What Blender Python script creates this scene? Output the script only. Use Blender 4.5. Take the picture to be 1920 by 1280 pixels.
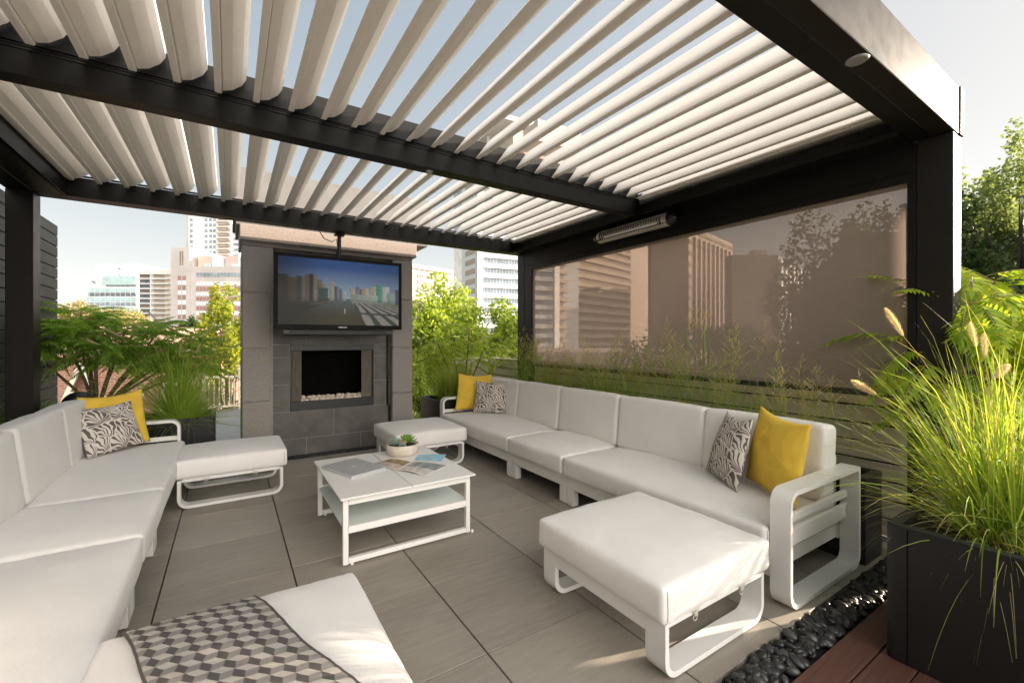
import bpy, math, random
import numpy as np
from mathutils import Vector, Matrix, noise
R = math.radians
rnd = random.Random(7)
for o in list(bpy.data.objects): bpy.data.objects.remove(o)
sc = bpy.context.scene
COL = sc.collection
# ------------------------------------------------------------------ camera
EYE = 1.31
YAW = math.atan2(530, 818)
cam_d = bpy.data.cameras.new('camera'); cam = bpy.data.objects.new('camera', cam_d); COL.objects.link(cam)
cam.location = (0, 0, EYE); cam.rotation_euler = (R(90), 0, -YAW)
cam_d.sensor_width = 36; cam_d.lens = 818 / 1920 * 36; cam_d.shift_y = -4 / 1920
cam_d.clip_start = 0.02; cam_d.clip_end = 4000
sc.camera = cam
# ------------------------------------------------------------------ light
SUN_AZ, SUN_EL = 107.0, 13.5
w = bpy.data.worlds.new('World'); sc.world = w; w.use_nodes = True
nt = w.node_tree; nt.nodes.clear()
sky = nt.nodes.new('ShaderNodeTexSky'); sky.sky_type = 'NISHITA'; sky.sun_disc = False
sky.sun_elevation = R(SUN_EL + 6); sky.sun_rotation = R(SUN_AZ); sky.air_density = 1.3; sky.dust_density = 2.2; sky.ozone_density = 1.2
hs = nt.nodes.new('ShaderNodeHueSaturation'); hs.inputs['Saturation'].default_value = 0.85
bg = nt.nodes.new('ShaderNodeBackground'); bg.inputs[1].default_value = 0.15
wo = nt.nodes.new('ShaderNodeOutputWorld')
nt.links.new(sky.outputs[0], hs.inputs['Color'])
# soft shoulder of the hazy bright sky: c / (1 + c / k)
def vm(op, a, b):
    x = nt.nodes.new('ShaderNodeVectorMath'); x.operation = op
    for i, q in enumerate((a, b)):
        if hasattr(q, 'is_output'): nt.links.new(q, x.inputs[i])
        else: x.inputs[i].default_value = q
    return x.outputs[0]
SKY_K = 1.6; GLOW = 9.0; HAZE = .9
soft = vm('DIVIDE', hs.outputs[0], vm('ADD', vm('MULTIPLY', hs.outputs[0], (1 / SKY_K,) * 3), (1.0, 1.0, 1.0)))
# glow added to the sky behind the camera to light both sofas evenly
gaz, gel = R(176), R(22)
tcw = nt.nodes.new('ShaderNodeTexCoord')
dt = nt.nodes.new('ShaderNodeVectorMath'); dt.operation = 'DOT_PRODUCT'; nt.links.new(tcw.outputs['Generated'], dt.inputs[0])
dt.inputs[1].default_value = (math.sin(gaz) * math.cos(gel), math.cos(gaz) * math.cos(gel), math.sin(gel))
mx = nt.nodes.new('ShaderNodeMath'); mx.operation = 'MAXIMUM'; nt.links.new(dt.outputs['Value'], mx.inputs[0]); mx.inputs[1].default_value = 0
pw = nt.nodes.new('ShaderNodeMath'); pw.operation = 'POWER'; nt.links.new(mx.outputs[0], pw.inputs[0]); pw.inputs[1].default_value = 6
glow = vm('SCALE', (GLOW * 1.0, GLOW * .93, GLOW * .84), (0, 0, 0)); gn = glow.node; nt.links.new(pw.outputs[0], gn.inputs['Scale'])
sz = nt.nodes.new('ShaderNodeSeparateXYZ'); nt.links.new(tcw.outputs['Generated'], sz.inputs[0])
h1 = nt.nodes.new('ShaderNodeMath'); h1.operation = 'SUBTRACT'; h1.use_clamp = True; h1.inputs[0].default_value = 1; nt.links.new(sz.outputs[2], h1.inputs[1])
h2 = nt.nodes.new('ShaderNodeMath'); h2.operation = 'POWER'; nt.links.new(h1.outputs[0], h2.inputs[0]); h2.inputs[1].default_value = 6
haze = vm('SCALE', (HAZE, HAZE * .99, HAZE * .95), (0, 0, 0)); nt.links.new(h2.outputs[0], haze.node.inputs['Scale'])   # pale band of mist along the horizon
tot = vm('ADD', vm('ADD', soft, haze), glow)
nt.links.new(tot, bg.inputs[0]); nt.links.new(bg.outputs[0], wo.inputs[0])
sd = bpy.data.lights.new('sun', 'SUN'); sun = bpy.data.objects.new('sun', sd); COL.objects.link(sun)
sd.energy = 3.7; sd.angle = R(0.5); sd.color = (1.0, 0.84, 0.66)
az, el = R(SUN_AZ), R(SUN_EL)
sun_dir = Vector((math.sin(az) * math.cos(el), math.cos(az) * math.cos(el), math.sin(el)))
sun.rotation_euler = (-sun_dir).to_track_quat('-Z', 'Y').to_euler()
sun.location = sun_dir * 30
sc.view_settings.view_transform = 'Standard'; sc.view_settings.look = 'None'
sc.view_settings.gamma = 1; sc.view_settings.use_curve_mapping = False
sc.view_settings.exposure = 2.1
sc.render.engine = 'CYCLES'
sc.cycles.max_bounces = 10; sc.cycles.transparent_max_bounces = 24

# ------------------------------------------------------------------ materials
MATS = {}
def newmat(name):
    m = bpy.data.materials.new(name); m.use_nodes = True; m.node_tree.nodes.clear()
    MATS[name] = m
    return m, m.node_tree.nodes, m.node_tree.links
def mix(n, l, fac, a, b, mode='MIX'):
    x = n.new('ShaderNodeMix'); x.data_type = 'RGBA'; x.blend_type = mode
    for i, v in ((0, fac), (6, a), (7, b)):
        if hasattr(v, 'is_output'): l.new(v, x.inputs[i])
        else: x.inputs[i].default_value = v if i == 0 else (v[0], v[1], v[2], 1)
    return x.outputs[2]
def ramp(n, l, fac, stops, const=False):
    r = n.new('ShaderNodeValToRGB'); e = r.color_ramp.elements
    while len(e) < len(stops): e.new(0.5)
    for i, (p, c) in enumerate(stops):
        e[i].position = p; e[i].color = (c[0], c[1], c[2], 1)
    if const: r.color_ramp.interpolation = 'CONSTANT'
    l.new(fac, r.inputs[0]); return r.outputs[0]
def math_(n, l, op, a, b=None, c=None):
    x = n.new('ShaderNodeMath'); x.operation = op
    for i, v in enumerate((a, b, c)):
        if v is None: continue
        if hasattr(v, 'is_output'): l.new(v, x.inputs[i])
        else: x.inputs[i].default_value = v
    return x.outputs[0]
def coords(n, l, scale=(1, 1, 1), kind='Object', rot=(0, 0, 0)):
    t = n.new('ShaderNodeTexCoord'); mp = n.new('ShaderNodeMapping')
    mp.inputs['Scale'].default_value = scale; mp.inputs['Rotation'].default_value = rot
    l.new(t.outputs[kind], mp.inputs[0]); return mp.outputs[0]
def noise_(n, l, vec, scale, detail=3, rough=0.5):
    x = n.new('ShaderNodeTexNoise'); x.inputs['Scale'].default_value = scale
    x.inputs['Detail'].default_value = detail; x.inputs['Roughness'].default_value = rough
    if vec is not None: l.new(vec, x.inputs['Vector'])
    return x.outputs[0]
def bump_(n, l, h, strength, dist=0.01):
    b = n.new('ShaderNodeBump'); b.inputs['Strength'].default_value = strength; b.inputs['Distance'].default_value = dist
    l.new(h, b.inputs['Height']); return b.outputs[0]
def simple(name, col, rough=0.5, var=0.08, vscale=3.0, bump=0.0, bscale=200, metal=0.0, spec=0.5, stretch=(1, 1, 1), emis=0):
    m, n, l = newmat(name)
    p = n.new('ShaderNodeBsdfPrincipled'); o = n.new('ShaderNodeOutputMaterial'); l.new(p.outputs[0], o.inputs[0])
    v = coords(n, l, stretch)
    f = noise_(n, l, v, vscale, 5, 0.6)
    a = [max(0, c * (1 - var * 1.6)) for c in col]; b = [min(1, c * (1 + var * 1.6)) for c in col]
    c = ramp(n, l, f, [(0.25, a), (0.75, b)])
    l.new(c, p.inputs['Base Color'])
    r2 = noise_(n, l, v, vscale * 4, 3)
    rr = n.new('ShaderNodeMapRange'); rr.inputs[3].default_value = max(0, rough - 0.08); rr.inputs[4].default_value = min(1, rough + 0.08)
    l.new(r2, rr.inputs[0]); l.new(rr.outputs[0], p.inputs['Roughness'])
    p.inputs['Metallic'].default_value = metal; p.inputs['Specular IOR Level'].default_value = spec
    if bump: l.new(bump_(n, l, noise_(n, l, v, bscale, 2), bump, 0.003), p.inputs['Normal'])
    return m
simple('white_powder', (0.80, 0.78, 0.75), 0.38, 0.02, 2)
simple('bronze', (0.008, 0.007, 0.0063), 0.45, 0.15, 2, 0.15, 900, 0, .22)
simple('bronze_side', (0.020, 0.017, 0.015), 0.36, 0.08, 3, 0.2, 900, 0, .14)
simple('black_box', (0.006, 0.006, 0.0065), 0.5, 0.2, 2, 0.1, 600)
simple('louvre_white', (0.84, 0.80, 0.745), 0.42, 0.03, 1.5)
simple('black_rim', (0.020, 0.021, 0.022), 0.5, 0.2, 3)  # lighter than the planter box, puts the rim highlight into the colour
simple('stucco', (0.285, 0.262, 0.242), 0.9, 0.14, 60, 1.0, 170)
simple('stucco_cap', (0.38, 0.315, 0.28), 0.9, 0.14, 60, 1.0, 170)
simple('chimney_board', (0.165, 0.158, 0.155), 0.7, 0.08, 6)
simple('joint_dark', (0.02, 0.02, 0.02), 0.9)
simple('grout', (0.36, 0.34, 0.32), 0.9)
simple('steel_black', (0.009, 0.009, 0.0095), 0.4, 0.1)
simple('matt_black', (0.004, 0.0036, 0.0034), 0.95, 0.3, 8, 0, 200, 0, 0.1)  # near-black for the firebox interior and the planter panel joints
simple('chain_mesh', (0.26, 0.225, 0.185), 0.5, 0.25, 60, 0.6, 300, 0.4, 0.5, (1, 1, .15))
simple('stone_white', (0.62, 0.52, 0.44), 0.8, 0.25, 14, 0.3, 40)
simple('tv_plastic', (0.006, 0.0055, 0.005), 0.5, 0.1, 3, 0, 200, 0, 0.12)
simple('logo_white', (0.75, 0.75, 0.75), 0.4, 0)
simple('silver', (0.42, 0.42, 0.43), 0.38, 0.02, 3, 0, 200, 0.6)
simple('laptop', (0.55, 0.55, 0.56), 0.42, 0.02, 3, 0, 200, 0.35)
simple('heater_silver', (0.74, 0.70, 0.64), 0.3, 0.05, 8, 0, 200, 0.7)
simple('gloss_black', (0.01, 0.01, 0.01), 0.12, 0)
simple('yellow_fabric', (0.80, 0.53, 0.06), 0.85, 0.07, 9, 0.6, 700)
simple('concrete_pot', (0.62, 0.54, 0.46), 0.85, 0.12, 25, 0.5, 120)
simple('soil', (0.04, 0.03, 0.022), 1.0, 0.4, 30, 1.0, 60)
simple('bark', (0.16, 0.115, 0.085), 0.9, 0.3, 12, 0.8, 60, 0, 0.2, (1, 1, .3))
simple('bark_far', (0.10, 0.08, 0.06), 0.9, 0.3, 4)
simple('red_brick_plain', (0.42, 0.19, 0.12), 0.9, 0.15, 5)
simple('trim_cream', (0.82, 0.74, 0.60), 0.6, 0.03)
simple('rust_roof', (0.55, 0.34, 0.28), 0.6, 0.08, 3)
simple('grey_deck', (0.24, 0.24, 0.225), 0.8, 0.15, 8, 0.4, 60, 0, .3, (.2, 3, 1))
simple('bwhite', (0.78, 0.78, 0.77), 0.7, 0.03, .2)
simple('bcream', (0.72, 0.62, 0.52), 0.7, 0.06, .2)
simple('bpink', (0.62, 0.56, 0.525), 0.8, 0.10, .15)
simple('bred', (0.43, 0.24, 0.21), 0.6, 0.1, .5)  # paled and muted, distance haze put into the colour
simple('borange', (0.70, 0.52, 0.44), 0.8, 0.06, .5)  # paled with the red to carry the distance haze
simple('btan', (0.62, 0.50, 0.42), 0.8, 0.06, .3)
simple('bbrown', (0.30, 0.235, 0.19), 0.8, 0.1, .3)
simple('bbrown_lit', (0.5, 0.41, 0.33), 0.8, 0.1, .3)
simple('window_dark', (0.19, 0.20, 0.21), 0.25, 0.3, .6)
simple('window_blue', (0.32, 0.38, 0.42), 0.2, 0.35, .5)
simple('window_teal', (0.55, 0.71, 0.69), 0.3, 0.12, .4)  # teal lightened, the haze is part of this colour
simple('white_panel', (0.85, 0.86, 0.88), 0.5, 0.04, .5)
simple('ground_far', (0.12, 0.12, 0.09), 0.95, 0.3, .05)
simple('asphalt', (0.05, 0.05, 0.05), 0.9, 0.2, 1)
simple('dark_siding', (0.050, 0.056, 0.054), 0.55, 0.15, 2, 0.3, 60, 0, .4, (3, .3, 3))
simple('tan_slat', (0.80, 0.70, 0.58), 0.75, 0.16, 6, 0.4, 80, 0, .3, (4, .3, 4))
simple('succulent_blue', (0.24, 0.33, 0.28), 0.6, 0.2, 30)
simple('succulent_green', (0.22, 0.36, 0.08), 0.5, 0.25, 30)
simple('terracotta_bit', (0.42, 0.24, 0.14), 0.8, 0.15, 30)
simple('seam_shadow', (0.33, 0.31, 0.29), 0.9, 0.02)  # shade in the cushion seam slits, put into the colour
simple('strap', (0.50, 0.46, 0.40), 0.5, 0.1)
simple('dry_stem', (0.42, 0.30, 0.16), 0.8, 0.2, 20)
simple('throw_edge', (0.12, 0.11, 0.11), 0.9, 0.1)
simple('screen_bar', (0.02, 0.018, 0.016), 0.5)
simple('plumeberry', (0.62, 0.50, 0.44), 0.9, 0.1)

def fabric(name, col):
    m, n, l = newmat(name)
    p = n.new('ShaderNodeBsdfPrincipled'); o = n.new('ShaderNodeOutputMaterial'); l.new(p.outputs[0], o.inputs[0])
    v = coords(n, l)
    big = noise_(n, l, v, 4.5, 4, .55)
    fx = noise_(n, l, coords(n, l, (900, 60, 300)), 1, 2); fy = noise_(n, l, coords(n, l, (60, 900, 300)), 1, 2)
    w = math_(n, l, 'ADD', fx, fy)
    c = ramp(n, l, big, [(.3, [x * .965 for x in col]), (.7, [min(1, x * 1.02) for x in col])])
    c2 = mix(n, l, .6, c, ramp(n, l, w, [(.35, (.80, .80, .80)), (.65, (1, 1, 1))]), 'MULTIPLY')
    l.new(c2, p.inputs['Base Color']); p.inputs['Roughness'].default_value = .92
    p.inputs['Specular IOR Level'].default_value = .2
    p.inputs['Sheen Weight'].default_value = .15
    soft = noise_(n, l, v, 14, 3)
    h = math_(n, l, 'ADD', math_(n, l, 'MULTIPLY', soft, .9), math_(n, l, 'MULTIPLY', w, .30))
    l.new(bump_(n, l, h, .5, .006), p.inputs['Normal'])
    return m
fabric('cushion', (0.80, 0.775, 0.745))

def tile_mat():
    m, n, l = newmat('porcelain')
    p = n.new('ShaderNodeBsdfPrincipled'); o = n.new('ShaderNodeOutputMaterial'); l.new(p.outputs[0], o.inputs[0])
    v = coords(n, l, (1, 1, 1))
    vs = coords(n, l, (5, 38, 1))
    at = n.new('ShaderNodeAttribute'); at.attribute_name = 'tone'
    streak = noise_(n, l, vs, 1.0, 6, .68); big = noise_(n, l, coords(n, l, (1.2, 2.4, 1)), 1.3, 4)
    fine = noise_(n, l, coords(n, l, (110, 330, 1)), 1, 3, .75)
    s = math_(n, l, 'ADD', math_(n, l, 'MULTIPLY', streak, .36), math_(n, l, 'MULTIPLY', fine, .50))
    s = math_(n, l, 'ADD', s, math_(n, l, 'MULTIPLY', big, .30))
    s = math_(n, l, 'ADD', s, math_(n, l, 'MULTIPLY', at.outputs['Fac'], .14))
    c = ramp(n, l, s, [(.42, (.195, .172, .142)), (.62, (.30, .267, .222)), (.84, (.40, .36, .305))])
    l.new(c, p.inputs['Base Color'])
    rr = n.new('ShaderNodeMapRange'); rr.inputs[3].default_value = .42; rr.inputs[4].default_value = .62; l.new(fine, rr.inputs[0]); l.new(rr.outputs[0], p.inputs['Roughness'])
    l.new(bump_(n, l, s, .25, .002), p.inputs['Normal'])
tile_mat()
def slate_mat():
    m, n, l = newmat('slate_tile')
    p = n.new('ShaderNodeBsdfPrincipled'); o = n.new('ShaderNodeOutputMaterial'); l.new(p.outputs[0], o.inputs[0])
    v = coords(n, l)
    c = ramp(n, l, noise_(n, l, v, 3.5, 7, .62), [(.3, (.075, .067, .061)), (.55, (.125, .112, .103)), (.75, (.18, .163, .150))])
    l.new(c, p.inputs['Base Color']); p.inputs['Roughness'].default_value = .55
    l.new(bump_(n, l, noise_(n, l, v, 30, 5), .3, .002), p.inputs['Normal'])
slate_mat()
def ipe_mat():
    m, n, l = newmat('ipe')
    p = n.new('ShaderNodeBsdfPrincipled'); o = n.new('ShaderNodeOutputMaterial'); l.new(p.outputs[0], o.inputs[0])
    g = noise_(n, l, coords(n, l, (2.5, 90, 8)), 1, 5, .6)
    c = ramp(n, l, g, [(.3, (.075, .032, .024)), (.6, (.13, .058, .044)), (.8, (.17, .085, .064))])
    l.new(c, p.inputs['Base Color']); p.inputs['Roughness'].default_value = .5
    l.new(bump_(n, l, g, .2, .002), p.inputs['Normal'])
ipe_mat()
def brick_mat():
    m, n, l = newmat('brick')
    p = n.new('ShaderNodeBsdfPrincipled'); o = n.new('ShaderNodeOutputMaterial'); l.new(p.outputs[0], o.inputs[0])
    b = n.new('ShaderNodeTexBrick'); b.inputs['Scale'].default_value = 1; b.inputs['Brick Width'].default_value = .24; b.inputs['Row Height'].default_value = .085
    b.inputs['Mortar Size'].default_value = .008
    b.inputs['Color1'].default_value = (.44, .20, .12, 1); b.inputs['Color2'].default_value = (.34, .15, .10, 1); b.inputs['Mortar'].default_value = (.5, .42, .36, 1)
    t = n.new('ShaderNodeTexCoord'); s = n.new('ShaderNodeSeparateXYZ'); l.new(t.outputs['Object'], s.inputs[0])
    cb = n.new('ShaderNodeCombineXYZ'); l.new(math_(n, l, 'ADD', s.outputs[0], s.outputs[1]), cb.inputs[0]); l.new(s.outputs[2], cb.inputs[1])
    l.new(cb.outputs[0], b.inputs['Vector']); l.new(b.outputs[0], p.inputs['Base Color']); p.inputs['Roughness'].default_value = .9
brick_mat()
def pebble_mat():
    m, n, l = newmat('black_pebble')
    p = n.new('ShaderNodeBsdfPrincipled'); o = n.new('ShaderNodeOutputMaterial'); l.new(p.outputs[0], o.inputs[0])
    g = n.new('ShaderNodeNewGeometry')
    c = ramp(n, l, g.outputs['Random Per Island'], [(0, (.012, .012, .013)), (.7, (.03, .03, .031)), (1, (.065, .06, .058))])
    l.new(c, p.inputs['Base Color']); p.inputs['Roughness'].default_value = .34
    l.new(bump_(n, l, noise_(n, l, coords(n, l), 60, 4), .25, .003), p.inputs['Normal'])
pebble_mat()
def screen_mat():
    m, n, l = newmat('screen_mesh')
    o = n.new('ShaderNodeOutputMaterial')
    d = n.new('ShaderNodeBsdfDiffuse'); t = n.new('ShaderNodeBsdfTranslucent'); tr = n.new('ShaderNodeBsdfTransparent')
    weave = math_(n, l, 'ADD', noise_(n, l, coords(n, l, (1, 9, 170)), 1, 3, .7), noise_(n, l, coords(n, l, (1, 170, 9)), 1, 3, .7))
    c = ramp(n, l, weave, [(.35, (.30, .243, .21)), (.65, (.40, .33, .29))])
    l.new(c, d.inputs[0]); l.new(c, t.inputs[0])
    tr.inputs[0].default_value = (.93, .88, .84, 1)
    m1 = n.new('ShaderNodeMixShader'); m1.inputs[0].default_value = .55; l.new(d.outputs[0], m1.inputs[1]); l.new(t.outputs[0], m1.inputs[2])
    m2 = n.new('ShaderNodeMixShader')
    f = n.new('ShaderNodeMapRange'); f.inputs[3].default_value = .31; f.inputs[4].default_value = .49; f.inputs[1].default_value = .3 ; f.inputs[2].default_value = 1.7
    l.new(weave, f.inputs[0]); l.new(f.outputs[0], m2.inputs[0])
    l.new(m1.outputs[0], m2.inputs[1]); l.new(tr.outputs[0], m2.inputs[2]); l.new(m2.outputs[0], o.inputs[0])
screen_mat()
def frosted():
    m, n, l = newmat('frosted_glass')
    p = n.new('ShaderNodeBsdfPrincipled'); o = n.new('ShaderNodeOutputMaterial'); l.new(p.outputs[0], o.inputs[0])
    p.inputs['Base Color'].default_value = (.66, .78, .72, 1); p.inputs['Roughness'].default_value = .28
    p.inputs['Coat Weight'].default_value = .3
    c = ramp(n, l, noise_(n, l, coords(n, l), 2, 2), [(.3, (.74, .80, .77)), (.7, (.80, .85, .82))]); l.new(c, p.inputs['Base Color'])
frosted()
def leaf_mat(name, cols, trans=.45, rough=.6):
    m, n, l = newmat(name)
    o = n.new('ShaderNodeOutputMaterial'); p = n.new('ShaderNodeBsdfPrincipled'); t = n.new('ShaderNodeBsdfTranslucent')
    g = n.new('ShaderNodeNewGeometry')
    k = len(cols) - 1
    c = ramp(n, l, g.outputs['Random Per Island'], [(i / k, x) for i, x in enumerate(cols)])
    tp = n.new('ShaderNodeAttribute'); tp.attribute_name = 'tip'
    c = mix(n, l, tp.outputs['Fac'], c, (.46, .36, .17))
    big = noise_(n, l, coords(n, l), 2.2, 3)
    c = mix(n, l, .55, c, ramp(n, l, big, [(.3, (.62, .66, .6)), (.7, (1.25, 1.2, 1.05))]), 'MULTIPLY')
    l.new(c, p.inputs['Base Color']); p.inputs['Roughness'].default_value = rough; p.inputs['Specular IOR Level'].default_value = .3
    tc = mix(n, l, 1.0, c, (1.5, 1.45, .7), 'MULTIPLY'); l.new(tc, t.inputs[0])
    ms = n.new('ShaderNodeMixShader'); ms.inputs[0].default_value = trans
    l.new(p.outputs[0], ms.inputs[1]); l.new(t.outputs[0], ms.inputs[2]); l.new(ms.outputs[0], o.inputs[0])
leaf_mat('leaf_grass', [(.11, .21, .03), (.19, .33, .04), (.29, .42, .06), (.38, .46, .09), (.44, .40, .15)], .5)
leaf_mat('leaf_fountain', [(.26, .42, .06), (.40, .56, .10), (.56, .64, .18)], .55)
leaf_mat('leaf_switch', [(.22, .34, .08), (.32, .46, .10), (.48, .56, .14)], .5)
leaf_mat('leaf_sumac_dark', [(.14, .30, .035), (.25, .44, .05), (.42, .60, .10)], .55)
leaf_mat('leaf_sumac_bright', [(.20, .33, .03), (.34, .46, .04), (.52, .56, .09)], .5)
leaf_mat('leaf_tree_dark', [(.02, .045, .014), (.04, .085, .02), (.07, .12, .03)], .3)
leaf_mat('leaf_tree_yellow', [(.14, .20, .03), (.28, .34, .04), (.48, .44, .06)], .5)
leaf_mat('leaf_tree_lime', [(.14, .22, .03), (.30, .40, .06), (.52, .56, .14)], .5)
leaf_mat('leaf_tree_grey', [(.13, .18, .08), (.21, .27, .13), (.30, .36, .19)], .4)
leaf_mat('leaf_tree_pale', [(.28, .26, .12), (.42, .38, .20), (.5, .46, .28)], .5)
leaf_mat('plume', [(.62, .50, .46), (.78, .67, .63), (.86, .79, .75)], .4, .9)
leaf_mat('panicle', [(.40, .38, .16), (.58, .50, .26)], .45, .9)

def petal_mat():
    m, n, l = newmat('print_fabric')
    p = n.new('ShaderNodeBsdfPrincipled'); o = n.new('ShaderNodeOutputMaterial'); l.new(p.outputs[0], o.inputs[0])
    uv = n.new('ShaderNodeUVMap'); uv.uv_map = 'UVMap'
    nz = n.new('ShaderNodeTexNoise'); nz.inputs['Scale'].default_value = 5; nz.inputs['Detail'].default_value = 1; l.new(uv.outputs[0], nz.inputs['Vector'])
    va = n.new('ShaderNodeVectorMath'); va.operation = 'MULTIPLY_ADD'; l.new(nz.outputs[1], va.inputs[0]); va.inputs[1].default_value = (.16, .16, 0); l.new(uv.outputs[0], va.inputs[2])
    sc_ = n.new('ShaderNodeVectorMath'); sc_.operation = 'SCALE'; sc_.inputs['Scale'].default_value = 3.6; l.new(va.outputs[0], sc_.inputs[0])
    vo = n.new('ShaderNodeTexVoronoi'); vo.voronoi_dimensions = '2D'; vo.inputs['Scale'].default_value = 1; vo.inputs['Randomness'].default_value = .85; l.new(sc_.outputs[0], vo.inputs['Vector'])
    df = n.new('ShaderNodeVectorMath'); df.operation = 'SUBTRACT'; l.new(sc_.outputs[0], df.inputs[0]); l.new(vo.outputs['Position'], df.inputs[1])
    s = n.new('ShaderNodeSeparateXYZ'); l.new(df.outputs[0], s.inputs[0])
    ang = math_(n, l, 'ARCTAN2', math_(n, l, 'ADD', s.outputs[1], .50), math_(n, l, 'ADD', s.outputs[0], -.34))
    st = math_(n, l, 'SINE', math_(n, l, 'MULTIPLY_ADD', ang, 19.0, 1.0))
    r = vo.outputs['Distance']
    edge = n.new('ShaderNodeTexVoronoi'); edge.voronoi_dimensions = '2D'; edge.feature = 'DISTANCE_TO_EDGE'; edge.inputs['Scale'].default_value = 1; edge.inputs['Randomness'].default_value = .85
    l.new(sc_.outputs[0], edge.inputs['Vector'])
    k = math_(n, l, 'SUBTRACT', st, math_(n, l, 'MULTIPLY', math_(n, l, 'SINE', math_(n, l, 'MULTIPLY', r, 8)), .6))
    k = math_(n, l, 'ADD', k, .10)
    f1 = math_(n, l, 'GREATER_THAN', k, 0.05)
    f2 = math_(n, l, 'GREATER_THAN', edge.outputs['Distance'], .035)
    f = math_(n, l, 'MULTIPLY', f1, f2)
    c = mix(n, l, f, (.66, .61, .55), (.115, .098, .085))
    l.new(c, p.inputs['Base Color']); p.inputs['Roughness'].default_value = .9
    l.new(bump_(n, l, noise_(n, l, coords(n, l), 400, 2), .4, .002), p.inputs['Normal'])
petal_mat()
def attr_mat(name, emis=0.0, rough=.85):
    m, n, l = newmat(name)
    p = n.new('ShaderNodeBsdfPrincipled'); o = n.new('ShaderNodeOutputMaterial'); l.new(p.outputs[0], o.inputs[0])
    a = n.new('ShaderNodeAttribute'); a.attribute_name = 'picture'
    if emis:
        p.inputs['Base Color'].default_value = (.01, .01, .01, 1)
        l.new(a.outputs[0], p.inputs['Emission Color']); p.inputs['Emission Strength'].default_value = emis
    else: l.new(a.outputs[0], p.inputs['Base Color'])
    p.inputs['Roughness'].default_value = rough; p.inputs['Specular IOR Level'].default_value = .15
    return m
attr_mat('tv_image', .17, .25)
attr_mat('throw_weave', 0, .95)
attr_mat('magazine_print', 0, .3)

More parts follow.
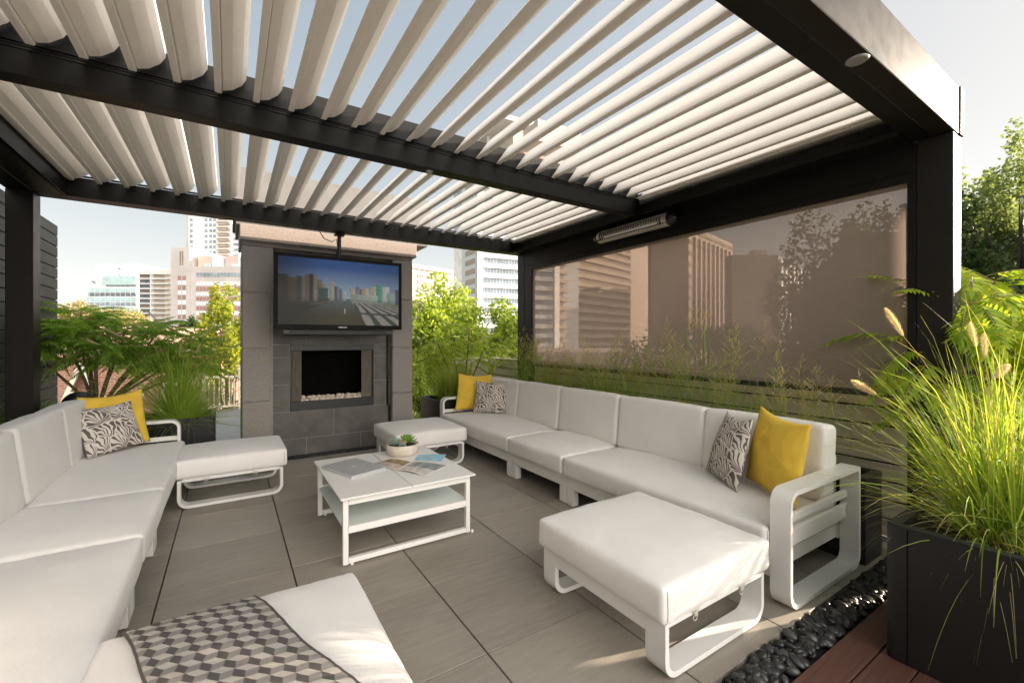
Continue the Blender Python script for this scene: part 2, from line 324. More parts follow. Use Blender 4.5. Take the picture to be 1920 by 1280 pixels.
# ------------------------------------------------------------------ mesh helpers
class MB:
    def __init__(s): s.v = []; s.f = []; s.m = []
    def add(s, vs, fs):
        k = len(s.v); s.v += [tuple(v) for v in vs]; s.f += [tuple(i + k for i in f) for f in fs]; return s
    def box(s, a, b, bev=0.0):
        x0, x1 = sorted((a[0], b[0])); y0, y1 = sorted((a[1], b[1])); z0, z1 = sorted((a[2], b[2]))
        e = min(bev, (x1 - x0) * .45, (y1 - y0) * .45, (z1 - z0) * .45)
        if e <= 0:
            vs = [(x, y, z) for z in (z0, z1) for y in (y0, y1) for x in (x0, x1)]
            return s.add(vs, [(0, 2, 3, 1), (4, 5, 7, 6), (0, 1, 5, 4), (2, 6, 7, 3), (0, 4, 6, 2), (1, 3, 7, 5)])
        vs = []; idx = {}
        for i, x in enumerate((x0, x1)):
            for j, y in enumerate((y0, y1)):
                for k, z in enumerate((z0, z1)):
                    sx, sy, sz = (1 - 2 * i), (1 - 2 * j), (1 - 2 * k)
                    for ax, p in enumerate(((x, y + sy * e, z + sz * e), (x + sx * e, y, z + sz * e), (x + sx * e, y + sy * e, z))):
                        idx[(i, j, k, ax)] = len(vs); vs.append(p)
        fs = []
        for i in (0, 1):
            q = [idx[(i, 0, 0, 0)], idx[(i, 1, 0, 0)], idx[(i, 1, 1, 0)], idx[(i, 0, 1, 0)]]; fs.append(q if i else q[::-1])
            q = [idx[(0, i, 0, 1)], idx[(1, i, 0, 1)], idx[(1, i, 1, 1)], idx[(0, i, 1, 1)]]; fs.append(q[::-1] if i else q)
            q = [idx[(0, 0, i, 2)], idx[(1, 0, i, 2)], idx[(1, 1, i, 2)], idx[(0, 1, i, 2)]]; fs.append(q if i else q[::-1])
        for i in (0, 1):
            for j in (0, 1):
                fs.append((idx[(i, j, 0, 0)], idx[(i, j, 1, 0)], idx[(i, j, 1, 1)], idx[(i, j, 0, 1)]))
                fs.append((idx[(i, 0, j, 0)], idx[(i, 1, j, 0)], idx[(i, 1, j, 2)], idx[(i, 0, j, 2)]))
                fs.append((idx[(0, i, j, 1)], idx[(1, i, j, 1)], idx[(1, i, j, 2)], idx[(0, i, j, 2)]))
                for k in (0, 1): fs.append((idx[(i, j, k, 0)], idx[(i, j, k, 1)], idx[(i, j, k, 2)]))
        return s.add(vs, fs)
    def prism(s, prof, axis, a, b):
        """extrude closed 2D profile along axis ('x','y','z') from a to b"""
        n = len(prof)
        def P(p, t):
            return {'x': (t, p[0], p[1]), 'y': (p[0], t, p[1]), 'z': (p[0], p[1], t)}[axis]
        vs = [P(p, a) for p in prof] + [P(p, b) for p in prof]
        fs = [(i, (i + 1) % n, n + (i + 1) % n, n + i) for i in range(n)] + [tuple(range(n))[::-1], tuple(range(n, 2 * n))]
        return s.add(vs, fs)
    def ring(s, outer, inner, axis, a, b):
        n = len(outer)
        def P(p, t):
            return {'x': (t, p[0], p[1]), 'y': (p[0], t, p[1]), 'z': (p[0], p[1], t)}[axis]
        vs = [P(p, a) for p in outer] + [P(p, b) for p in outer] + [P(p, a) for p in inner] + [P(p, b) for p in inner]
        fs = []
        for i in range(n):
            j = (i + 1) % n
            fs += [(i, j, n + j, n + i), (2 * n + i, 3 * n + i, 3 * n + j, 2 * n + j), (i, 2 * n + i, 2 * n + j, j), (n + i, n + j, 3 * n + j, 3 * n + i)]
        return s.add(vs, fs)
    def tube(s, pts, rad, seg=8, caps=True):
        pts = [Vector(p) for p in pts]; n = len(pts)
        if not hasattr(rad, '__len__'): rad = [rad] * n
        vs = []; up = Vector((0, 0, 1))
        for i, p in enumerate(pts):
            d = (pts[min(i + 1, n - 1)] - pts[max(i - 1, 0)]).normalized()
            if i == 0:
                u = d.cross(up)
                if u.length < .05: u = d.cross(Vector((1, 0, 0)))
                u.normalize()
            else:
                u = (u - d * u.dot(d)).normalized()
            w_ = d.cross(u)
            for k in range(seg):
                a = 2 * math.pi * k / seg
                vs.append(p + (u * math.cos(a) + w_ * math.sin(a)) * rad[i])
        fs = [(i * seg + k, i * seg + (k + 1) % seg, (i + 1) * seg + (k + 1) % seg, (i + 1) * seg + k) for i in range(n - 1) for k in range(seg)]
        if caps: fs += [tuple(range(seg))[::-1], tuple(range((n - 1) * seg, n * seg))]
        return s.add(vs, fs)
    def lathe(s, prof, seg=32, c=(0, 0, 0)):
        vs = []; n = len(prof)
        for r, z in prof:
            for k in range(seg):
                a = 2 * math.pi * k / seg; vs.append((c[0] + r * math.cos(a), c[1] + r * math.sin(a), c[2] + z))
        fs = [(i * seg + k, i * seg + (k + 1) % seg, (i + 1) * seg + (k + 1) % seg, (i + 1) * seg + k) for i in range(n - 1) for k in range(seg)]
        return s.add(vs, fs)
    def blob(s, c, r, sub=(8, 6), rot=0, jit=0):
        """ellipsoid"""
        nu, nv = sub; vs = [(0, 0, -1)]
        for j in range(1, nv):
            ph = -math.pi / 2 + math.pi * j / nv
            for i in range(nu):
                a = 2 * math.pi * i / nu; vs.append((math.cos(ph) * math.cos(a), math.cos(ph) * math.sin(a), math.sin(ph)))
        vs.append((0, 0, 1))
        fs = [(0, 1 + (i + 1) % nu, 1 + i) for i in range(nu)]
        for j in range(nv - 2):
            for i in range(nu):
                a = 1 + j * nu + i; b = 1 + j * nu + (i + 1) % nu
                fs.append((a, b, b + nu, a + nu))
        t = len(vs) - 1; fs += [(t, t - nu + i, t - nu + (i + 1) % nu) for i in range(nu)]
        if isinstance(rot, (int, float)): M = Matrix.Rotation(rot, 3, 'Z')
        else: M = rot
        out = []
        for v in vs:
            k = 1 + jit * (rnd.random() - .5)
            out.append(M @ Vector((v[0] * r[0] * k, v[1] * r[1] * k, v[2] * r[2] * k)) + Vector(c))
        return s.add(out, fs)
    def build(s, name, mat, parent=None, smooth=False, auto=None):
        me = bpy.data.meshes.new(name); me.from_pydata(s.v, [], s.f); me.update()
        o = bpy.data.objects.new(name, me); COL.objects.link(o)
        if mat: me.materials.append(MATS[mat])
        if smooth or auto:
            me.polygons.foreach_set('use_smooth', [True] * len(me.polygons))
            if auto: me.set_sharp_from_angle(angle=R(auto))
        if parent is not None: o.parent = parent
        return o
def npmesh(name, verts, faces_flat, per, mat, parent=None, smooth=False):
    """verts Nx3 float array, faces M x per int array"""
    me = bpy.data.meshes.new(name)
    verts = np.asarray(verts, dtype=np.float32); F = np.asarray(faces_flat, dtype=np.int32).reshape(-1, per)
    me.vertices.add(len(verts)); me.vertices.foreach_set('co', verts.ravel())
    me.loops.add(F.size); me.loops.foreach_set('vertex_index', F.ravel())
    me.polygons.add(len(F)); me.polygons.foreach_set('loop_start', np.arange(0, F.size, per, dtype=np.int32)); me.polygons.foreach_set('loop_total', np.full(len(F), per, dtype=np.int32))
    if smooth: me.polygons.foreach_set('use_smooth', np.ones(len(F), dtype=bool))
    me.update(calc_edges=True)
    o = bpy.data.objects.new(name, me); COL.objects.link(o); me.materials.append(MATS[mat])
    if parent is not None: o.parent = parent
    return o
def tag(o, label=None, cat=None, group=None, kind=None):
    if label: o['label'] = label
    if cat: o['category'] = cat
    if group: o['group'] = group
    if kind: o['kind'] = kind
    return o
def thing(name, loc, label, cat, group=None, rz=0):
    o = bpy.data.objects.new(name, None); COL.objects.link(o); o.empty_display_size = .1
    o.location = loc; o.rotation_euler = (0, 0, rz)
    return tag(o, label, cat, group)
def children(o): return [c for c in bpy.data.objects if c.parent == o]
def copy_tree(o, parent=None):
    kids = children(o)
    c = o.copy(); COL.objects.link(c); c.parent = parent
    for k in kids: copy_tree(k, c)
    return c
def rrect(x0, x1, z0, z1, r, n=6):
    """r: radii for (x0z0, x1z0, x1z1, x0z1)"""
    P = []
    for (cx, cz, a0, rr) in ((x0, z0, 180, r[0]), (x1, z0, 270, r[1]), (x1, z1, 0, r[2]), (x0, z1, 90, r[3])):
        sx = 1 if cx == x0 else -1; sz = 1 if cz == z0 else -1
        ox, oz = cx + sx * rr, cz + sz * rr
        for k in range(n + 1):
            a = R(a0 + 90 * k / n); P.append((ox + rr * math.cos(a), oz + rr * math.sin(a)))
    return P

# ------------------------------------------------------------------ cushions
def cushion_mb(sx, sy, sz, r=.035, puff=.02, side=.008, nx=26, ny=26, nz=8, seed=0, wr=.0035):
    """soft rounded box from origin corner (0,0,0) to (sx,sy,sz)"""
    mb = MB(); h = Vector((sx / 2, sy / 2, sz / 2)); inner = h - Vector((r, r, r))
    def sp(t): return math.copysign(1 - (1 - abs(t)) ** 1.35, t)
    def pt(u, v, w_):
        u, v, w_ = sp(u), sp(v), sp(w_)
        p = Vector((u * h.x, v * h.y, w_ * h.z))
        q = Vector((max(-inner.x, min(inner.x, p.x)), max(-inner.y, min(inner.y, p.y)), max(-inner.z, min(inner.z, p.z))))
        d = p - q
        if d.length > 1e-6: p = q + d.normalized() * r
        a = (1 - abs(u) ** 3.2) * (1 - abs(v) ** 3.2)
        p.z += (1 if w_ > 0 else -.3) * abs(w_) ** 2 * puff * a
        p.x += math.copysign(side, u) * abs(u) ** 4 * (1 - v * v) * (1 - w_ * w_)
        p.y += math.copysign(side, v) * abs(v) ** 4 * (1 - u * u) * (1 - w_ * w_)
        nn = noise.noise(Vector((p.x * 5 + seed, p.y * 5, p.z * 5))) + .5 * noise.noise(Vector((p.x * 13, p.y * 13 + seed, p.z * 9)))
        ed = max(abs(u), abs(v)) ** 6
        cr = noise.noise(Vector((p.x * (9 if abs(u) > abs(v) else 26) + seed, p.y * (26 if abs(u) > abs(v) else 9), 2.5)))
        p.z -= .0035 * ed * abs(cr) * (1 if w_ > .5 else 0)
        p.z += wr * nn * (1 if w_ > -.9 else 0); p.x += wr * .6 * nn * u; p.y += wr * .6 * nn * v
        return p + h
    def face(fn, a, b):
        vs = [fn(-1 + 2 * i / a, -1 + 2 * j / b) for j in range(b + 1) for i in range(a + 1)]
        fs = [(j * (a + 1) + i, j * (a + 1) + i + 1, (j + 1) * (a + 1) + i + 1, (j + 1) * (a + 1) + i) for j in range(b) for i in range(a)]
        mb.add(vs, fs)
    face(lambda u, v: pt(u, v, 1), nx, ny); face(lambda u, v: pt(-u, v, -1), nx, ny)
    face(lambda u, w_: pt(u, -1, w_), nx, nz); face(lambda u, w_: pt(-u, 1, w_), nx, nz)
    face(lambda v, w_: pt(1, v, w_), ny, nz); face(lambda v, w_: pt(-1, -v, w_), ny, nz)
    return mb
def weld(o, d=.0004):
    import bmesh
    bm = bmesh.new(); bm.from_mesh(o.data); bmesh.ops.remove_doubles(bm, verts=bm.verts, dist=d); bmesh.ops.recalc_face_normals(bm, faces=bm.faces)
    bm.to_mesh(o.data); bm.free()
    o.data.polygons.foreach_set('use_smooth', [True] * len(o.data.polygons)); return o
def cushion(name, loc, size, parent, rot=(0, 0, 0), **kw):
    o = cushion_mb(*size, **kw).build(name, 'cushion', parent, True); weld(o)
    o.location = loc; o.rotation_euler = rot
    return o
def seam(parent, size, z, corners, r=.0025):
    """slim dark tubes near the vertical corners, shade of the seam slit in their colour"""
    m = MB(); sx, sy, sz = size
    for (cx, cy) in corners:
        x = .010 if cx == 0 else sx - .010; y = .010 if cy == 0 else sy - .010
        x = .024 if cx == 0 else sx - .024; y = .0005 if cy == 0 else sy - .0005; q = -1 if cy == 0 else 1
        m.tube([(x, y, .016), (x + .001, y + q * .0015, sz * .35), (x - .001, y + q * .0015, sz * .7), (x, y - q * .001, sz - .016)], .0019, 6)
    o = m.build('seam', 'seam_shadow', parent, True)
    return o

# ------------------------------------------------------------------ ground and terrace
g = MB(); g.add([(-1500, -1500, -9), (1500, -1500, -9), (1500, 1500, -9), (-1500, 1500, -9)], [(0, 1, 2, 3)])
tag(g.build('ground', 'ground_far'), 'far ground of the city below the terrace', kind='structure')
g = MB(); g.box((-1.5, -4, -.6), (3.75, 6.35, -.03)); tag(g.build('terrace_base', 'joint_dark'), kind='structure')
# tiles
tx = [-1.5] + [.302 + .6045 * k for k in range(-2, 6)] + [3.56]
tx = sorted(set([x for x in tx if x >= -1.5]))
ty = [.982 + .6035 * k for k in range(0, 8)] + [5.29]
mb = MB(); tones = []
for i in range(len(tx) - 1):
    for j in range(len(ty) - 1):
        gx = .0035; gy = .0026
        mb.box((tx[i] + gx, ty[j] + gy, -.03), (tx[i + 1] - gx, ty[j + 1] - gy, 0), .0015)
        tones += [rnd.random()] * 24
fl = mb.build('terrace_floor', 'porcelain')
at = fl.data.attributes.new('tone', 'FLOAT', 'POINT'); at.data.foreach_set('value', tones[:len(fl.data.vertices)])
tag(fl, 'greige porcelain paving of the terrace', kind='structure')
# grey paving beyond the pebble strip and at the sides of the fireplace
mb = MB(); mb.box((-1.5, 5.46, -.03), (.09, 6.35, -.004)); mb.box((1.98, 5.3, -.03), (3.56, 6.35, -.004))
tag(mb.build('rear_paving', 'porcelain'), kind='structure')
# ipe deck towards the camera
mb = MB(); y = .822; k = 0
while y > -3.5:
    w_ = .124; mb.box((-1.5, y - w_ + .0025, -.03), (3.56, y - .0025, .0), .002); y -= w_; k += 1
tag(mb.build('wood_deck', 'ipe'), kind='structure')

# pebbles (gravel that nobody could count)
def pebble_strip(name, x0, x1, y0, y1, rmin, rmax, count, label, layers=2):
    mb = MB()
    for k in range(count):
        r = rnd.uniform(rmin, rmax)
        x = rnd.uniform(x0 + r * .6, x1 - r * .6); y = rnd.uniform(y0 + r * .7, y1 - r * .7)
        lay = rnd.random()
        z = -.028 + r * .4 + lay * .022
        M = (Matrix.Rotation(rnd.uniform(0, 6.28), 3, 'Z') @ Matrix.Rotation(rnd.gauss(0, .45), 3, 'X') @ Matrix.Rotation(rnd.gauss(0, .35), 3, 'Y'))
        mb.blob((x, y, z), (r, r * rnd.uniform(.6, .85), r * rnd.uniform(.38, .6)), (10, 7), M)
    return tag(mb.build(name, 'black_pebble', smooth=True), label, 'pebbles', kind='stuff')
pebble_strip('black_pebbles', 0.9, 3.4, .825, .98, .022, .036, 620, 'polished black river pebbles in the channel beside the wooden deck')
pebble_strip('hearth_pebbles', .10, 1.98, 5.30, 5.46, .012, .022, 1000, 'small black pebbles in the strip at the foot of the fireplace')

# ------------------------------------------------------------------ pergola
PZ = 2.46
pg = thing('pergola', (0, 0, 0), 'dark bronze aluminium pergola with cream louvred roof over the seating', 'pergola')
posts = [(-1.43, -1.28, 4.87, 5.03), (3.35, 3.50, 4.87, 5.03), (3.35, 3.50, .695, .85), (-1.43, -1.28, .695, .85)]
for (a, b, c, d) in posts:
    mb = MB(); mb.box((a, c, 0), (b, d, PZ), .004); mb.box((a - .012, c - .012, 0), (b + .012, d + .012, .01), .002)
    mb.build('post', 'bronze_side', pg)
# beams
mb = MB(); mb.box((-1.43, .69, PZ + .001), (3.44, .85, 2.722), .003); mb.build('front_beam', 'bronze_side', pg)
mb = MB(); mb.box((3.443, .684, PZ + .001), (3.506, .86, 2.73), .002)
for z in (2.52, 2.59, 2.66): mb.tube([(3.475, .686, z), (3.475, .680, z)], .003, 8)
mb.build('corner_cap', 'bronze_side', pg)
mb = MB(); mb.box((-1.28, .775, PZ), (3.35, .87, 2.60), .002); mb.build('front_gutter', 'bronze', pg)
mb = MB(); mb.box((-1.10, 2.76, PZ), (3.20, 2.865, 2.60), .002); mb.box((-1.10, 2.755, 2.603), (3.20, 2.87, 2.622)); mb.box((-1.10, 2.775, 2.624), (3.20, 2.85, 2.74)); mb.box((-1.10, 2.7545, 2.574), (3.2, 2.7595, 2.580)); mb.box((-1.10, 2.7545, 2.590), (3.2, 2.7595, 2.594))
for q in range(14): mb.blob((-1.0 + q * .32, 2.7585, 2.48), (.004, .002, .004), (8, 6))
mb.build('middle_beam', 'bronze', pg)
mb = MB(); mb.box((-1.43, 4.875, PZ + .001), (3.50, 5.03, 2.62), .002); mb.box((-1.28, 4.86, 2.622), (3.35, 4.874, 2.635)); mb.build('rear_beam', 'bronze', pg)
mb = MB(); mb.box((-1.43, .87, PZ), (-1.282, 4.87, 2.722), .003); mb.box((-1.28, .875, PZ), (-1.10, 4.87, 2.60), .003); mb.box((-1.115, .875, PZ + .0), (-1.10 + .006, 4.87, 2.56)); mb.build('side_beam', 'bronze', pg)
mb = MB(); mb.box((3.352, .87, PZ), (3.50, 4.87, 2.722), .003); mb.box((3.19, .875, PZ + .002), (3.35, 4.87, 2.56), .003)
mb.box((3.155, .875, PZ - .004), (3.195, 4.87, PZ + .028), .002); mb.build('side_beam', 'bronze', pg)
for (x, y) in ((3.225, 1.8), (3.225, 3.8)): pass
mb = MB(); mb.box((-1.28, .875, 2.6015), (-1.05, 2.74, 2.606)); mb.box((-1.28, 2.875, 2.6015), (-1.05, 4.86, 2.606)); mb.build('filler_panel', 'louvre_white', pg)
mb = MB(); mb.box((3.14, .875, 2.60), (3.34, 2.74, 2.612)); mb.box((3.14, 2.875, 2.60), (3.34, 4.86, 2.612)); mb.build('filler_panel', 'louvre_white', pg)
# louvres: one blade profile, copied
PROF = [(0, 0), (.0, .006), (.042, .062), (.105, .150), (.128, .160), (.139, .150), (.139, .106), (.118, .068), (.075, .031), (.0345, .017), (.0335, .022), (.031, .022), (.031, .004), (.027, 0)]
def louvre(y0, y1):
    mb = MB(); mb.prism([(p[0], p[1]) for p in PROF], 'y', y0, y1)
    o = mb.build('louvre', 'louvre_white', pg); return o
first = None
for (y0, y1) in ((.885, 2.722), (2.90, 4.855)):
    proto = louvre(y0, y1)
    for k in range(26):
        o = proto if k == 0 else proto.copy()
        if k: COL.objects.link(o); o.parent = pg
        o.location = (-1.078 + .1692 * k, 0, 2.585)
# down lights
mb = MB(); mb.lathe([(.0, -.004), (.022, -.006), (.034, -.008), (.040, -.003), (.040, .004)], 24, (2.17, .735, PZ)); mb.build('downlight', 'silver', pg, True)
mb = MB(); mb.lathe([(.0, -.016), (.015, -.014), (.024, -.006), (.026, .004)], 20, (1.15, 2.815, PZ)); mb.build('downlight', 'silver', pg, True)

# roller screen
rs = thing('roller_screen', (3.41, 2.8, 0), 'brown mesh roller screen lowered between the right-hand pergola posts', 'roller screen')
def RS(a, b): return (a[0] - 3.41, a[1] - 2.8, a[2]), (b[0] - 3.41, b[1] - 2.8, b[2])
mb = MB(); mb.box(*RS((3.353, .852, 2.235), (3.49, 4.868, PZ - .002)), .004); mb.box(*RS((3.345, .852, 2.29), (3.352, 4.868, 2.297))); mb.build('housing', 'bronze', rs)
mb = MB(); a, b = RS((3.372, .885, .99), (3.374, 4.70, 2.24)); mb.box(a, b); mb.build('fabric', 'screen_mesh', rs)
mb = MB(); mb.box(*RS((3.362, .87, .955), (3.385, 4.72, .993)), .004); mb.build('bottom_bar', 'screen_bar', rs)
mb = MB(); mb.box(*RS((3.353, .852, 0), (3.41, .892, 2.234)), .002); mb.build('side_guide', 'bronze', rs)
mb = MB(); mb.box(*RS((3.353, 4.70, 0), (3.41, 4.868, 2.234)), .002); mb.build('side_guide', 'bronze', rs)

# infrared heater
ht = thing('patio_heater', (3.27, 2.88, 2.375), 'slim silver infrared heater bar mounted under the pergola edge above the roller screen', 'heater')
ht.rotation_euler = (0, R(12), 0)
def halfpipe(L0, L1, r, a0, a1, n=16, th=.004):
    m = MB(); o_ = [(r * math.cos(R(a0 + (a1 - a0) * k / n)), r * math.sin(R(a0 + (a1 - a0) * k / n))) for k in range(n + 1)]
    i_ = [(p[0] * (r - th) / r, p[1] * (r - th) / r) for p in o_][::-1]
    m.prism(o_ + i_, 'y', L0, L1); return m
m = halfpipe(-.40, .46, .062, 20, 142); o = halfpipe(-.40, .46, .062, 238, 380)
m.add(o.v, o.f); p_ = halfpipe(-.40, -.355, .063, 140, 225); m.add(p_.v, p_.f); p_ = halfpipe(.42, .46, .063, 140, 225); m.add(p_.v, p_.f)
m.build('casing', 'heater_silver', ht, auto=40)
m = MB()
for k in range(26):
    y = -.35 + k * .0298
    m.tube([(math.cos(R(a)) * .0625, y, math.sin(R(a)) * .0625) for a in range(140, 242, 12)], .0028, 4)
for a in (150, 165, 180, 195, 210): m.tube([(math.cos(R(a)) * .061, -.355, math.sin(R(a)) * .061), (math.cos(R(a)) * .061, .42, math.sin(R(a)) * .061)], .0012, 4)
m.build('grille', 'heater_silver', ht)
m = halfpipe(-.355, .42, .045, 110, 250, 10, .002); m.build('liner', 'steel_black', ht, auto=60)
m = halfpipe(-.30, .36, .055, 204, 226, 4, .002); m.build('reflector', 'logo_white', ht, auto=60)
m = MB(); m.tube([(-.035, -.35, 0), (-.035, .41, 0)], .007, 8); m.build('heating_tube', 'stone_white', ht, True)
for s_ in (-1, 1):
    m = MB(); y0 = -.40 if s_ < 0 else .46
    pr = [(0, .062), (.02, .061), (.045, .056), (.065, .046), (.078, .030), (.083, .012), (.084, 0)]
    vs = []; fs = []; N = 24
    for (d, r) in pr:
        for k in range(N): vs.append((r * math.cos(2 * math.pi * k / N), y0 + s_ * d, r * math.sin(2 * math.pi * k / N)))
    for i in range(len(pr) - 1):
        for k in range(N): fs.append((i * N + k, i * N + (k + 1) % N, (i + 1) * N + (k + 1) % N, (i + 1) * N + k))
    m.add(vs, fs); m.build('end_cap', 'gloss_black', ht, True)
m = MB()
for y in (-.25, .3): m.box((.05, y - .02, -.02), (.085, y + .02, .03), .003)
m.build('bracket', 'steel_black', ht)

# ------------------------------------------------------------------ fireplace
FY = 5.35
fp = thing('fireplace', (1.03, FY, 0), 'tall outdoor fireplace of grey stucco blocks and slate tile with a tan capped chimney', 'fireplace')
def FB(mb, a, b, e=0): return mb.box((a[0] - 1.03, a[1] - FY, a[2]), (b[0] - 1.03, b[1] - FY, b[2]), e)
CX = [(.11, .375), (1.70, 1.96)]
zs = [0, .640, 1.207, 1.798, 2.297]
for ci, (x0, x1) in enumerate(CX):
    core = MB(); FB(core, (x0 + (.012), FY + .012, 0), (x1 - .012 if ci else x1 + .022, FY + .75, 2.297)); core.build('column_core', 'stucco', fp)
    for k in range(4):
        m = MB(); FB(m, (x0, FY, zs[k] + .006), (x1, FY + .752, zs[k + 1] - .006), .010); m.build('stucco_block', 'stucco', fp)
m = MB(); FB(m, (.09, FY - .03, 2.345), (2.0, FY + .80, 2.515), .006); m.build('cap', 'stucco_cap', fp)
m = MB(); FB(m, (.115, FY + .005, 2.30), (1.955, FY + .75, 2.343)); m.build('cap_shadow_course', 'stucco', fp)
m = MB(); FB(m, (.03, FY - .02, 2.74), (2.2, FY + .95, 3.10), .004); FB(m, (.05, FY + .0, 2.66), (2.18, FY + .93, 2.735), .004); FB(m, (.03, FY - .02, 2.60), (2.2, FY + .95, 2.655), .004); FB(m, (.06, FY + .03, 2.516), (2.17, FY + .9, 2.598)); m.build('chimney', 'chimney_board', fp)
# upper stucco panel behind the television and surround tiles
PY = FY + .115
m = MB(); FB(m, (.375, PY - .0, 1.45), (1.70, PY + .3, 2.297)); m.build('upper_panel', 'stucco', fp)
ox0, ox1, oz0, oz1 = .572, 1.50, .50, 1.245
m = MB(); FB(m, (.397, PY + .006, 0), (1.70, PY + .04, oz0 - .001)); FB(m, (.397, PY + .006, oz1 + .005), (1.70, PY + .04, 1.449)); FB(m, (.397, PY + .006, oz0), (ox0 - .001, PY + .04, oz1 + .004)); FB(m, (ox1 + .001, PY + .006, oz0), (1.70, PY + .04, oz1 + .004)); m.build('surround_backing', 'grout', fp)
def tile(x0, x1, z0, z1):
    g_ = .003
    m = MB(); FB(m, (x0 + g_, PY, z0 + g_), (x1 - g_, PY + .012, z1 - g_), .001); m.build('surround_tile', 'slate_tile', fp)
for a in ((.397, .74), (.74, 1.345), (1.345, 1.70)): tile(a[0], a[1], 0, .186)
for a in ((.397, 1.036), (1.036, 1.70)): tile(a[0], a[1], .186, .497)
for z0, z1 in ((.497, .803), (.803, 1.108)):
    tile(.397, ox0 - .004, z0, z1); tile(ox1 + .004, 1.648, z0, z1); tile(1.648, 1.70, z0, z1)
tile(.397, ox0 - .004, 1.108, 1.25); tile(ox1 + .004, 1.70, 1.108, 1.25)
for a in ((.397, .74), (.74, 1.345), (1.345, 1.70)): tile(a[0], a[1], 1.25, 1.449)
m = MB()
FB(m, (ox0, PY - .008, oz0), (ox1, PY + .02, .605), .002); FB(m, (ox0, PY - .008, 1.18), (ox1, PY + .02, oz1 + .004), .002)
FB(m, (ox0, PY - .006, .606), (ox0 + .012, PY + .02, 1.179)); FB(m, (ox1 - .012, PY - .006, .606), (ox1, PY + .02, 1.179)); m.build('firebox_frame', 'steel_black', fp)
m = MB()  # firebox interior
FB(m, (ox0 - .01, PY + .42, .4), (ox1 + .01, PY + .45, 1.3)); FB(m, (ox0 - .04, PY + .041, .4), (ox0 - .011, PY + .45, 1.3)); FB(m, (ox1 + .011, PY + .041, .4), (ox1 + .04, PY + .45, 1.3)); FB(m, (ox0 - .01, PY + .041, 1.25), (ox1 + .01, PY + .419, 1.3)); FB(m, (ox0 - .01, PY + .041, .4), (ox1 + .01, PY + .419, .585)); m.build('firebox', 'matt_black', fp)
# pleated chain mesh curtains
for (x0, x1) in ((ox0 + .014, .692), (1.36, ox1 - .014)):
    n_ = 60; v = []; f = []
    for i in range(n_ + 1):
        x = x0 + (x1 - x0) * i / n_; yy = PY + .03 + .010 * math.sin(i * 1.05) + .004 * math.sin(i * .37)
        v += [(x - 1.03, yy - FY, .606), (x - 1.03, yy - FY, 1.178)]
    for i in range(n_): f.append((2 * i, 2 * i + 2, 2 * i + 3, 2 * i + 1))
    m = MB(); m.add(v, f); o = m.build('mesh_curtain', 'chain_mesh', fp, True)
m = MB(); m.tube([(1.36 + .045 - 1.03, .13, 1.15), (1.36 + .075 - 1.03, .125, 1.10)], .003, 6); m.build('curtain_pull', 'chain_mesh', fp)
m = MB(); m.tube([(1.665 - 1.03, .085, .5), (1.665 - 1.03, .085, 1.42)], .010, 8); m.tube([(1.665 - 1.03, .085, .5), (1.69 - 1.03, .085, .48), (1.69 - 1.03, .085, 0)], .010, 8); m.build('conduit', 'steel_black', fp, True)
# stones in the firebox, each one a thing
k = 0; sx = .70
stone_pos = []
xs = [.70, .755, .81, .862, .92, .972, 1.03, 1.085, 1.135, 1.19, 1.245, 1.295, 1.345]
for i, x in enumerate(xs):
    for row in (0, 1):
        r = rnd.uniform(.027, .040); rz_ = rnd.uniform(-.5, .5)
        m = MB(); m.blob((0, 0, 0), (r, r * .8, r * rnd.uniform(.6, .8)), (14, 10), Matrix.Rotation(rz_, 3, 'Z'), .06)
        o = m.build('firebox_stone', 'stone_white', None, True)
        o.location = (x + rnd.uniform(-.01, .01) + row * .025, PY + .075 + row * .055, .608 + row * .022)
        tag(o, 'pale river stone in the fireplace, %s from the left in the %s row' % (['first', 'second', 'third', 'fourth', 'fifth', 'sixth', 'seventh', 'eighth', 'ninth', 'tenth', 'eleventh', 'twelfth', 'thirteenth'][i], ('front', 'back')[row]), 'stone', 'pale stones inside the fireplace')

